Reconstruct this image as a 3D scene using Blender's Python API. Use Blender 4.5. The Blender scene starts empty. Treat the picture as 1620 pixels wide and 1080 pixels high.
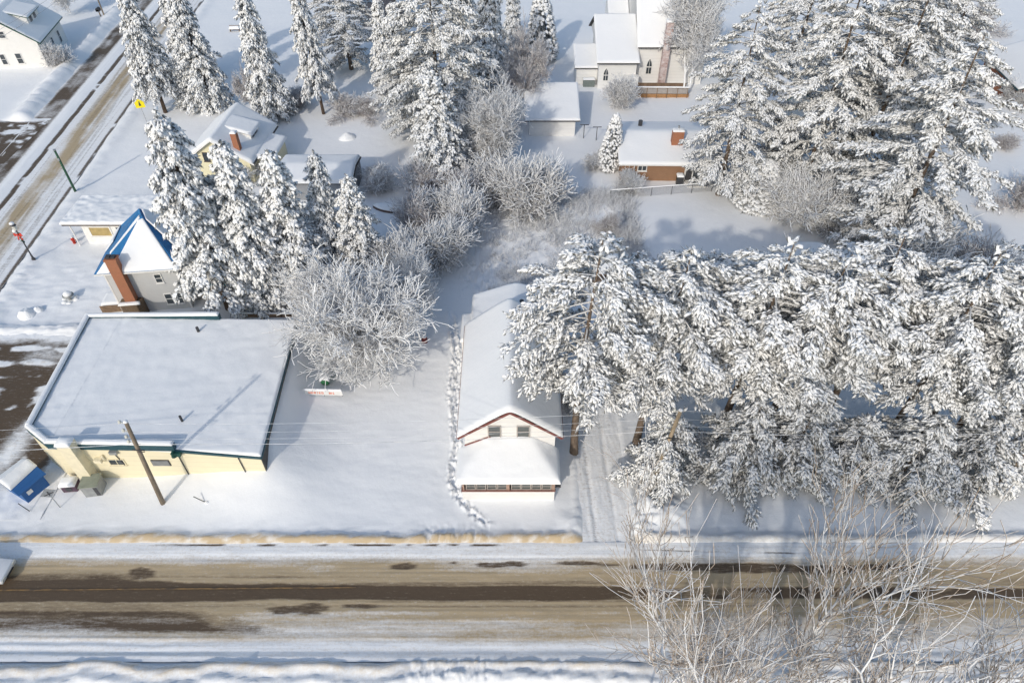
import bpy, bmesh, math, random
import numpy as np

# ---------------------------------------------------------------- camera, light, exposure
scene = bpy.context.scene
col = scene.collection
CAM_H = 46.0
PITCH = math.radians(44)
cam_d = bpy.data.cameras.new('camera')
cam_d.sensor_width = 36
cam_d.lens = 24.0
cam_d.clip_start = 0.5
cam_d.clip_end = 3000
cam = bpy.data.objects.new('camera', cam_d)
cam.location = (0, 0, CAM_H)
cam.rotation_euler = (math.radians(90) - PITCH, 0, 0)
col.objects.link(cam)
scene.camera = cam

SUN_EL, SUN_AZ = math.radians(30), math.radians(24)     # shadows run away from the camera and to the right
world = bpy.data.worlds.new('World')
scene.world = world
world.use_nodes = True
wn = world.node_tree
sky = wn.nodes.new('ShaderNodeTexSky')
sky.sky_type = 'NISHITA'
sky.sun_disc = False
sky.sun_elevation = SUN_EL
sky.sun_rotation = math.radians(180) + SUN_AZ
sky.air_density = 1.5
sky.dust_density = 2.2
sky.ozone_density = 3.2
wn.links.new(sky.outputs[0], wn.nodes['Background'].inputs[0])
wn.nodes['Background'].inputs[1].default_value = 0.15
sun_d = bpy.data.lights.new('sun', 'SUN')
sun_d.energy = 2.0
sun_d.angle = math.radians(1.2)
sun_d.color = (1.0, 0.93, 0.82)
sun = bpy.data.objects.new('sun', sun_d)
sun.rotation_euler = (math.radians(90) - SUN_EL, 0, -SUN_AZ)
sun.location = (-30, -60, 60)
col.objects.link(sun)
scene.view_settings.view_transform = 'Standard'
scene.view_settings.look = 'None'
scene.view_settings.gamma = 1
scene.view_settings.use_curve_mapping = False
scene.view_settings.exposure = -0.11
scene.cycles.max_bounces = 10
scene.cycles.diffuse_bounces = 8

# ---------------------------------------------------------------- survey helper: where a ground mark of the survey photo stands
_s, _c, _f = math.sin(PITCH), math.cos(PITCH), 1080.0
def at(u, v, z=0.0):
    dx, dy = (u-810)/_f, -(v-540)/_f
    d = (dx, _c+dy*_s, -_s+dy*_c)
    t = (z-CAM_H)/d[2]
    return (d[0]*t, d[1]*t)

# ---------------------------------------------------------------- noise
_rt = np.random.RandomState(5).rand(256, 256)
def vnoise(x, y):
    xi, yi = np.floor(x).astype(int), np.floor(y).astype(int)
    fx, fy = x-xi, y-yi
    fx, fy = fx*fx*(3-2*fx), fy*fy*(3-2*fy)
    g = lambda a, b: _rt[a & 255, b & 255]
    return (g(xi, yi)*(1-fx)+g(xi+1, yi)*fx)*(1-fy)+(g(xi, yi+1)*(1-fx)+g(xi+1, yi+1)*fx)*fy
def fbm(x, y, o=4):
    s = 0; a = .5; t = 0
    for k in range(o):
        s = s+a*vnoise(x+17.3*k, y+9.1*k); t += a; a *= .5; x = x*2.03; y = y*2.03
    return s/t
def sstep(a, b, x):
    t = np.clip((x-a)/(b-a), 0, 1)
    return t*t*(3-2*t)

# ---------------------------------------------------------------- materials
def new_mat(name):
    m = bpy.data.materials.new(name)
    m.use_nodes = True
    nt = m.node_tree
    b = nt.nodes['Principled BSDF']
    return m, nt, b
def node(nt, t, **kw):
    n = nt.nodes.new(t)
    for k, v in kw.items(): setattr(n, k, v)
    return n
def mixc(nt, fac, a, b, blend='MIX'):
    n = node(nt, 'ShaderNodeMix', data_type='RGBA', blend_type=blend)
    for i, x in ((0, fac), (6, a), (7, b)):
        if isinstance(x, (int, float)): n.inputs[i].default_value = x
        elif isinstance(x, tuple): n.inputs[i].default_value = (*x, 1) if len(x) == 3 else x
        else: nt.links.new(x, n.inputs[i])
    return n.outputs[2]
def mathn(nt, op, a, b=None, clamp=False):
    n = node(nt, 'ShaderNodeMath', operation=op, use_clamp=clamp)
    for i, x in ((0, a), (1, b)):
        if x is None: continue
        if isinstance(x, (int, float)): n.inputs[i].default_value = x
        else: nt.links.new(x, n.inputs[i])
    return n.outputs[0]
def maprange(nt, x, a, b, c=0., d=1.):
    n = node(nt, 'ShaderNodeMapRange', clamp=True)
    nt.links.new(x, n.inputs[0])
    for i, v in enumerate((a, b, c, d)): n.inputs[i+1].default_value = v
    return n.outputs[0]
def noise_tex(nt, scale, detail=4, coord='Object', stretch=None, rough=.55):
    tc = node(nt, 'ShaderNodeTexCoord')
    o = tc.outputs[coord]
    if stretch:
        mp = node(nt, 'ShaderNodeMapping')
        mp.inputs['Scale'].default_value = stretch
        nt.links.new(o, mp.inputs[0]); o = mp.outputs[0]
    n = node(nt, 'ShaderNodeTexNoise')
    n.inputs['Scale'].default_value = scale
    n.inputs['Detail'].default_value = detail
    n.inputs['Roughness'].default_value = rough
    nt.links.new(o, n.inputs[0])
    return n.outputs[0]
def add_bump(nt, b, h, strength, dist):
    n = node(nt, 'ShaderNodeBump')
    n.inputs['Strength'].default_value = strength
    n.inputs['Distance'].default_value = dist
    nt.links.new(h, n.inputs['Height'])
    nt.links.new(n.outputs[0], b.inputs['Normal'])
def M(name, c, rough=.75, var=.18, scale=2.5, bump=0., bscale=14, metal=0., spec=.3, stretch=None):
    m, nt, b = new_mat(name)
    n = noise_tex(nt, scale, 5, stretch=stretch)
    lo = tuple(x*(1-var) for x in c); hi = tuple(min(x*(1+var), .92) for x in c)
    nt.links.new(mixc(nt, maprange(nt, n, .3, .7), lo, hi), b.inputs['Base Color'])
    b.inputs['Roughness'].default_value = rough
    b.inputs['Metallic'].default_value = metal
    b.inputs['Specular IOR Level'].default_value = spec
    if bump: add_bump(nt, b, noise_tex(nt, bscale, 4), bump, .05)
    return m
SNOW = (.86, .875, .90)
def snow_mat(name, bump=.35, bs=2.2):
    m, nt, b = new_mat(name)
    n = noise_tex(nt, .6, 5)
    nt.links.new(mixc(nt, n, (.88, .89, .905), (.925, .93, .935)), b.inputs['Base Color'])
    b.inputs['Roughness'].default_value = .65
    b.inputs['Specular IOR Level'].default_value = .2
    h = mathn(nt, 'ADD', noise_tex(nt, bs, 6), mathn(nt, 'MULTIPLY', noise_tex(nt, 14, 4), .25))
    add_bump(nt, b, h, bump, .12)
    return m
def siding_mat(name, c, pitch=.2, var=.06, depth=.02):
    m, nt, b = new_mat(name)
    tc = node(nt, 'ShaderNodeTexCoord')
    sx = node(nt, 'ShaderNodeSeparateXYZ')
    nt.links.new(tc.outputs['Object'], sx.inputs[0])
    fr = mathn(nt, 'FRACT', mathn(nt, 'MULTIPLY', sx.outputs[2], 1/pitch))
    lo = tuple(x*.72 for x in c)
    base = mixc(nt, noise_tex(nt, 1.2, 5), tuple(x*(1-var) for x in c), tuple(min(.9, x*(1+var)) for x in c))
    nt.links.new(mixc(nt, maprange(nt, fr, 0, .12, .55, 0.), base, lo), b.inputs['Base Color'])
    b.inputs['Roughness'].default_value = .6
    b.inputs['Specular IOR Level'].default_value = .3
    add_bump(nt, b, fr, .6, depth)
    return m
def brick_mat(name, c1, c2, mortar, sc=1.0, wide=.23, high=.075):
    m, nt, b = new_mat(name)
    tc = node(nt, 'ShaderNodeTexCoord')
    sx = node(nt, 'ShaderNodeSeparateXYZ'); nt.links.new(tc.outputs['Object'], sx.inputs[0])
    cx = node(nt, 'ShaderNodeCombineXYZ')
    nt.links.new(mathn(nt, 'ADD', sx.outputs[0], sx.outputs[1]), cx.inputs[0])
    nt.links.new(sx.outputs[2], cx.inputs[1])
    br = node(nt, 'ShaderNodeTexBrick')
    br.inputs['Scale'].default_value = sc
    br.inputs['Brick Width'].default_value = wide
    br.inputs['Row Height'].default_value = high
    br.inputs['Mortar Size'].default_value = .012
    for k, v in (('Color1', c1), ('Color2', c2), ('Mortar', mortar)): br.inputs[k].default_value = (*v, 1)
    nt.links.new(cx.outputs[0], br.inputs[0])
    n = noise_tex(nt, 1.3, 5)
    nt.links.new(mixc(nt, .55, br.outputs[0], mixc(nt, maprange(nt, n, .3, .7), tuple(.6*x for x in c1), c2), 'MIX'), b.inputs['Base Color'])
    b.inputs['Roughness'].default_value = .85
    add_bump(nt, b, br.outputs['Fac'], -.4, .02)
    return m
def snowy_mat(name, bark, lo, hi, nz=.35, nsc=6.0, snow=(.90, .91, .925)):
    """bark whose upward faces carry snow"""
    m, nt, b = new_mat(name)
    g = node(nt, 'ShaderNodeNewGeometry')
    sx = node(nt, 'ShaderNodeSeparateXYZ'); nt.links.new(g.outputs['Normal'], sx.inputs[0])
    n = noise_tex(nt, nsc, 3)
    h = mathn(nt, 'ADD', sx.outputs[2], mathn(nt, 'MULTIPLY', mathn(nt, 'SUBTRACT', n, .5), nz*2))
    f = maprange(nt, h, lo, hi)
    bk = mixc(nt, noise_tex(nt, 9, 5, stretch=(1, 1, .3)), tuple(x*.55 for x in bark), tuple(x*1.4 for x in bark))
    nt.links.new(mixc(nt, f, bk, snow), b.inputs['Base Color'])
    b.inputs['Roughness'].default_value = .85
    b.inputs['Specular IOR Level'].default_value = .15
    return m
def glass_mat(name, c=(.05, .06, .07), rough=.08):
    m, nt, b = new_mat(name)
    n = noise_tex(nt, 1.7, 2)
    nt.links.new(mixc(nt, n, tuple(x*.6 for x in c), tuple(x*1.5 for x in c)), b.inputs['Base Color'])
    b.inputs['Roughness'].default_value = rough
    b.inputs['Specular IOR Level'].default_value = .6
    return m
def needle_mat(name, c):
    m, nt, b = new_mat(name)
    oi = node(nt, 'ShaderNodeObjectInfo')
    n = noise_tex(nt, 1.1, 4)
    a = mixc(nt, n, tuple(x*.6 for x in c), tuple(x*1.5 for x in c))
    a = mixc(nt, maprange(nt, oi.outputs['Random'], 0, 1, 0, .5), a, tuple(x*y for x, y in zip(c, (1.35, 1.1, .8))))
    fr = noise_tex(nt, 7, 3)
    nt.links.new(mixc(nt, maprange(nt, fr, .42, .60, .08, .85), a, (.60, .62, .65)), b.inputs['Base Color'])      # rime on the needles
    b.inputs['Roughness'].default_value = .7
    b.inputs['Specular IOR Level'].default_value = .15
    return m

MSNOW = snow_mat('snow_roof', .22, 1.6)
MTSNOW = snow_mat('snow_clump', .3, 3.0)
MBANK = snow_mat('snow_bank', .7, 5)
NEEDLE_S = needle_mat('needles_spruce', (.055, .065, .062))
NEEDLE_P = needle_mat('needles_pine', (.085, .088, .070))
BARK = M('bark_pine', (.16, .122, .095), .9, .4, 5, .8, 12, stretch=(1, 1, .35))
BARK_D = M('bark_dark', (.09, .065, .05), .9, .35, 5, .8, 12, stretch=(1, 1, .35))
LIMB = snowy_mat('limb_snow', (.13, .10, .08), -.05, .35)
FROST = snowy_mat('twig_frosted', (.27, .25, .25), -.85, .10, .35)
FROST_B = snowy_mat('twig_brown', (.25, .19, .19), -.55, .35, .5)
BIRCH = snowy_mat('twig_poplar', (.30, .235, .18), -.55, .10, .35)
TWIGTAN = snowy_mat('twig_tan', (.34, .25, .17), -.15, .70, .5)
WHITE = siding_mat('siding_white', (.80, .79, .77), .2)
WHITE_P = M('white_paint', (.78, .77, .75), .55, .06)
CREAM = siding_mat('siding_cream', (.77, .70, .51), .6, .06, .006)
CREAM_H = siding_mat('siding_pale_yellow', (.78, .72, .50), .2)
CREAM_P = M('cream_paint', (.77, .70, .52), .6, .08)
GREY = siding_mat('siding_grey', (.55, .555, .56), .2)
MAROON = M('maroon_trim', (.20, .07, .06), .6, .15)
DARKTRIM = M('dark_trim', (.10, .08, .075), .6, .2)
TEAL = M('teal_trim', (.025, .075, .095), .5, .2)
DKGREEN = M('green_trim', (.02, .09, .07), .5, .2)
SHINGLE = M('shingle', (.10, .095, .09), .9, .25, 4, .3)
GLASS = glass_mat('glass')
GLASS_L = glass_mat('glass_pale', (.16, .19, .20))
CURTAIN = glass_mat('glass_amber', (.40, .30, .12), .3)
BRICK = brick_mat('brick_orange', (.46, .17, .075), (.36, .12, .06), (.42, .30, .22))
BRICK_T = brick_mat('brick_tan', (.36, .19, .095), (.28, .14, .075), (.36, .29, .22))
STONE = brick_mat('fieldstone', (.20, .13, .075), (.13, .09, .06), (.30, .26, .21), 1, .45, .28)
TARP = M('blue_tarp', (.025, .17, .40), .5, .2, 3, .4, 6)
TARP_T = M('turquoise_tarp', (.03, .42, .55), .5, .2, 3, .4, 6)
BLUE = siding_mat('siding_blue', (.03, .12, .33), .25)
METAL = M('grey_metal', (.32, .33, .33), .45, .15, 3, metal=.3)
METAL_D = M('dark_metal', (.06, .06, .065), .45, .2)
PLUM = M('plum_metal', (.10, .06, .085), .5, .2)
GALV = M('galvanised', (.42, .43, .44), .4, .12, metal=.6)
WOOD = M('weathered_wood', (.22, .15, .10), .8, .3, 4, .3, 9, stretch=(1, 1, .25))
WOOD_O = M('cedar_wood', (.38, .21, .10), .8, .25, 4, .2)
POLE = M('pole_wood', (.23, .185, .14), .85, .3, 6, .4, 14, stretch=(1, 1, .15))
POLE_L = M('pole_new_wood', (.36, .28, .19), .85, .25, 6, .3, 14, stretch=(1, 1, .15))
GREENPAINT = M('green_paint', (.035, .10, .06), .5, .15)
GREENTANK = M('green_tank', (.03, .16, .06), .4, .2)
YELLOW = M('sign_yellow', (.85, .72, .02), .5, .05)
RED = M('red_paint', (.55, .05, .03), .5, .2)
ORANGE = M('orange_print', (.75, .12, .03), .6, .2)
BARRELRED = M('barrel_red', (.20, .03, .03), .5, .2)
WIRE = snowy_mat('wire_cable', (.12, .12, .12), .2, .8, .6, .8)
CARPAINT = M('car_paint_white', (.75, .76, .78), .25, .03, spec=.6)
RUBBER = M('rubber', (.02, .02, .02), .8, .2)
LAMPGLASS = M('lamp_glass', (.6, .6, .55), .2, .05)

# ---------------------------------------------------------------- mesh helpers
def mesh_np(name, V, F, mi=None, mats=(), smooth=True):
    me = bpy.data.meshes.new(name)
    n = F.shape[1]
    me.vertices.add(len(V)); me.vertices.foreach_set('co', np.ascontiguousarray(V, dtype=np.float32).ravel())
    me.loops.add(F.size); me.loops.foreach_set('vertex_index', F.astype(np.int32).ravel())
    me.polygons.add(len(F)); me.polygons.foreach_set('loop_start', np.arange(0, F.size, n, dtype=np.int32))
    if mi is not None: me.polygons.foreach_set('material_index', mi.astype(np.int32))
    me.polygons.foreach_set('use_smooth', np.full(len(F), smooth))
    for m in mats: me.materials.append(m)
    me.update(calc_edges=True)
    return me
def link(name, me, parent=None):
    o = bpy.data.objects.new(name, me)
    col.objects.link(o)
    if parent: o.parent = parent
    return o
def tag(o, label=None, cat=None, group=None, kind=None):
    if label: o['label'] = label
    if cat: o['category'] = cat
    if group: o['group'] = group
    if kind: o['kind'] = kind
    return o
def thing(name, label, cat, loc, rot=0., group=None):
    o = bpy.data.objects.new(name, None)
    o.empty_display_size = .3
    o.location = loc if len(loc) == 3 else (*loc, snow_at(*loc) if name in SMALL else 0)
    o.rotation_euler = (0, 0, rot)
    col.objects.link(o)
    return tag(o, label, cat, group)
def copy_tree(o, parent=None):
    c = o.copy(); col.objects.link(c); c.parent = parent
    for ch in list(o.children): copy_tree(ch, c)
    return c

SMALL = {'air_conditioner', 'metal_cabinet', 'utility_pole', 'road_sign', 'diamond_sign', 'marker_stake', 'banner_sign', 'green_tank', 'red_barrel', 'upturned_boat',
         'snow_mound', 'garden_bowl', 'hydrant', 'mailbox', 'clothesline_post', 'garden_bench', 'barbecue', 'garden_shed', 'low_shelter', 'timber_edging'}
def snow_at(x, y): return float(ground_h(np.array([x]), np.array([y]))[0][0])
def ats(u, v):
    z = 0.
    for _ in range(6): z = snow_at(*at(u, v, z))
    return at(u, v, z)
class MB:
    def __init__(s): s.v = []; s.f = []; s.m = []; s.cur = 0
    def add(s, vs, fs):
        b = len(s.v); s.v += [tuple(p) for p in vs]
        for f in fs: s.f.append([b+i for i in f]); s.m.append(s.cur)
        return s
    def box(s, x0, x1, y0, y1, z0, z1):
        return s.add([(x0,y0,z0),(x1,y0,z0),(x1,y1,z0),(x0,y1,z0),(x0,y0,z1),(x1,y0,z1),(x1,y1,z1),(x0,y1,z1)],
                     [(0,3,2,1),(4,5,6,7),(0,1,5,4),(1,2,6,5),(2,3,7,6),(3,0,4,7)])
    def prism(s, poly, z0, z1):
        n = len(poly)
        return s.add([(x,y,z0) for x,y in poly]+[(x,y,z1) for x,y in poly],
                     [tuple(range(n-1,-1,-1)), tuple(range(n,2*n))]+[(i,(i+1)%n,n+(i+1)%n,n+i) for i in range(n)])
    def xprism(s, poly, y0, y1):      # polygon in x,z pushed along y
        n = len(poly)
        return s.add([(x,y0,z) for x,z in poly]+[(x,y1,z) for x,z in poly],
                     [tuple(range(n)), tuple(range(2*n-1,n-1,-1))]+[(i,n+i,n+(i+1)%n,(i+1)%n) for i in range(n)])
    def solid(s, top, t):             # polygon of 3-D points thickened downward
        n = len(top)
        return s.add([tuple(p) for p in top]+[(p[0],p[1],p[2]-t) for p in top],
                     [tuple(range(n)), tuple(range(2*n-1,n-1,-1))]+[(i,n+i,n+(i+1)%n,(i+1)%n) for i in range(n)])
    def cyl(s, p0, p1, r0, r1=None, n=10):
        r1 = r0 if r1 is None else r1
        a = np.array(p0, float); b = np.array(p1, float); d = b-a; d /= np.linalg.norm(d)
        u = np.cross(d, (0,0,1.) if abs(d[2]) < .9 else (1.,0,0)); u /= np.linalg.norm(u); w = np.cross(d, u)
        ring = lambda c, r: [tuple(c+r*(math.cos(2*math.pi*i/n)*u+math.sin(2*math.pi*i/n)*w)) for i in range(n)]
        return s.add(ring(a, r0)+ring(b, r1), [tuple(range(n-1,-1,-1)), tuple(range(n,2*n))]+[(i,(i+1)%n,n+(i+1)%n,n+i) for i in range(n)])
    def bar(s, p0, p1, w, h=None):
        h = h or w
        a = np.array(p0, float); b = np.array(p1, float); d = b-a; d /= np.linalg.norm(d)
        u = np.cross(d, (0,0,1.) if abs(d[2]) < .95 else (1.,0,0)); u /= np.linalg.norm(u); t = np.cross(u, d)
        vs = [tuple(c+su*w/2*u+st*h/2*t) for c in (a, b) for su, st in ((-1,-1),(1,-1),(1,1),(-1,1))]
        return s.add(vs, [(0,1,2,3),(7,6,5,4),(0,4,5,1),(1,5,6,2),(2,6,7,3),(3,7,4,0)])
    def lathe(s, prof, n=14, c=(0,0)):
        vs = [(c[0]+r*math.cos(2*math.pi*i/n), c[1]+r*math.sin(2*math.pi*i/n), z) for r, z in prof for i in range(n)]
        k = len(prof)
        fs = [(j*n+i, j*n+(i+1)%n, (j+1)*n+(i+1)%n, (j+1)*n+i) for j in range(k-1) for i in range(n)]
        return s.add(vs, fs+[tuple(range(n-1,-1,-1)), tuple(range((k-1)*n, k*n))])
    def build(s, name, mats, parent=None, bevel=0., smooth=False, label=None):
        me = bpy.data.meshes.new(name)
        me.from_pydata(s.v, [], s.f)
        for m in (mats if isinstance(mats, (list, tuple)) else [mats]): me.materials.append(m)
        me.polygons.foreach_set("material_index", s.m)
        bm = bmesh.new(); bm.from_mesh(me)
        bmesh.ops.recalc_face_normals(bm, faces=bm.faces)
        if bevel:
            bmesh.ops.bevel(bm, geom=list(bm.edges), offset=bevel, segments=2, affect='EDGES', profile=.6, clamp_overlap=True)
        bm.to_mesh(me); bm.free()
        if smooth: me.polygons.foreach_set('use_smooth', [True]*len(me.polygons))
        o = link(name, me, parent)
        if label: o['label'] = label
        return o

def cl(n, k=.75):                     # 0..1 parameters packed towards both ends
    t = np.linspace(0, 1, n)
    return (1-k)*t+k*(.5-.5*np.cos(np.pi*t))
def snow_sheet(P, T=.28, edge=.22, noise=.05, seed=0, name='roof_snow', parent=None, mat=None, sides=(1,1,1,1)):
    """a blanket of snow over the grid of points P (n,m,3), rounded down to nothing at its borders"""
    P = np.array(P, float)
    n, m = P.shape[:2]
    du = np.concatenate([np.zeros((1, m)), np.cumsum(np.linalg.norm(np.diff(P, axis=0), axis=2), axis=0)])
    dv = np.concatenate([np.zeros((n, 1)), np.cumsum(np.linalg.norm(np.diff(P, axis=1), axis=2), axis=1)], axis=1)
    big = 1e3
    d = np.minimum(np.minimum(du if sides[0] else big, du[-1:]-du if sides[1] else big), np.minimum(dv if sides[2] else big, dv[:, -1:]-dv if sides[3] else big))
    d = np.broadcast_to(d, (n, m))
    e = np.clip(d/edge, 0, 1)
    t = T*np.sqrt(np.clip(1-(1-e)**2, 0, 1))
    t = t*(1+.42*(fbm(P[..., 0]*.5+seed*3.1, P[..., 1]*.5+7)-.5)*1)+noise*e*(fbm(P[..., 0]*1.7+seed, P[..., 1]*1.7+P[..., 2]*1.7, 3)-.5)
    P[..., 2] += np.maximum(t, .0)+.012
    idx = np.arange(n*m).reshape(n, m)
    F = np.stack([idx[:-1, :-1], idx[1:, :-1], idx[1:, 1:], idx[:-1, 1:]], axis=-1).reshape(-1, 4)
    nrm = np.cross(P[-1, 0]-P[0, 0], P[0, -1]-P[0, 0])
    if nrm[2] < 0: F = F[:, ::-1]
    me = mesh_np(name, P.reshape(-1, 3), F, None, (mat or MSNOW,), True)
    return link(name, me, parent)
def quad_grid(A, B, C, D, n=18, m=18):
    """A->B along u, A->D along v"""
    A, B, C, D = (np.array(p, float) for p in (A, B, C, D))
    s = cl(n)[:, None, None]; t = cl(m)[None, :, None]
    return A*(1-s)*(1-t)+B*s*(1-t)+C*s*t+D*(1-s)*t
def gable_grid(hw, ez, rz, y0, y1, cx=0., n=33, m=22, soft=.35):
    s = np.concatenate([cl(n//2+1)*.5, .5+cl(n//2+1)[1:]*.5])*2-1
    x = s*hw
    k = (rz-ez)/hw
    z = rz-k*(np.sqrt(x*x+soft*soft)-soft*.4)
    z = np.maximum(z, ez-(np.abs(x) > hw*.999)*0)
    z = rz-(rz-ez)*(np.sqrt(x*x+soft*soft)-soft)/(math.sqrt(hw*hw+soft*soft)-soft)
    y = y0+(y1-y0)*cl(m)
    P = np.zeros((len(x), m, 3))
    P[..., 0] = (x+cx)[:, None]; P[..., 1] = y[None]; P[..., 2] = z[:, None]
    return P

def window(root, x, y, z, w, h, ang=0., cols=1, rows=2, frame=None, glass=None, b=.07, sill=True, label=None):
    """a window whose lower middle is at x, y, z and whose face looks along -y turned by ang"""
    mb = MB(); d = .08
    mb.box(-w/2, w/2, -d, .02, 0, b); mb.box(-w/2, w/2, -d, .02, h-b, h)
    mb.box(-w/2, -w/2+b, -d, .02, b, h-b); mb.box(w/2-b, w/2, -d, .02, b, h-b)
    for i in range(1, cols): xx = -w/2+w*i/cols; mb.box(xx-b*.4, xx+b*.4, -d+.012, .0, b, h-b)
    for j in range(1, rows): zz = h*j/rows; mb.box(-w/2+b, w/2-b, -d+.018, -.004, zz-b*.4, zz+b*.4)
    o = mb.build('window', frame or WHITE_P, root, label=label)
    o.location = (x, y, z); o.rotation_euler = (0, 0, ang)
    MB().box(-w/2+b, w/2-b, -.035, -.015, b, h-b).build('pane', glass or GLASS, o)
    if sill:
        MB().box(-w/2-.06, w/2+.06, -d-.08, .0, -.06, -.003).build('sill', frame or WHITE_P, o)
    return o

def gable_house(name, label, cat, loc, rot, w, d, eave, ridge, wallmat, roofmat, trim, over=.35, snow=.28, seed=1, base=-.3):
    r = thing(name, label, cat, loc, rot)
    hw = w/2; k = (ridge-eave)/(hw+over)
    zc = eave+k*over                   # wall top at the eave side
    MB().xprism([(-hw, base), (hw, base), (hw, zc-.16), (0, ridge-.16), (-hw, zc-.16)], 0, d).build('wall', wallmat, r)
    mb = MB()
    for sg in (-1, 1):
        mb.solid([(0, -over, ridge), (sg*(hw+over), -over, eave), (sg*(hw+over), d+over, eave), (0, d+over, ridge)], .14)
    mb.build('roof', roofmat, r)
    for yy in (-over-.035, d+over+.035):
        for sg in (-1, 1):
            MB().bar((sg*.004, yy, ridge-.09), (sg*(hw+over), yy, eave-.09), .05, .2).build('fascia', trim, r)
    for sg in (-1, 1): MB().bar((sg*(hw+over+.05), -over, eave-.06), (sg*(hw+over+.05), d+over, eave-.06), .09, .12).build('gutter', trim, r)
    if snow: snow_sheet(gable_grid(hw+over+.06, eave, ridge, -over-.06, d+over+.06), snow, .25, .05, seed, parent=r)
    return r
def sphere_blob(mb, c, r, n=10, k=6, sq=(1,1,1)):
    prof = [(max(.02, math.sin(math.pi*i/k)), -math.cos(math.pi*i/k)) for i in range(k+1)]
    b = len(mb.v)
    vs = [(c[0]+r*sq[0]*q*math.cos(2*math.pi*i/n), c[1]+r*sq[1]*q*math.sin(2*math.pi*i/n), c[2]+r*sq[2]*z) for q, z in prof for i in range(n)]
    mb.add(vs, [(j*n+i, j*n+(i+1)%n, (j+1)*n+(i+1)%n, (j+1)*n+i) for j in range(k) for i in range(n)])

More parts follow.
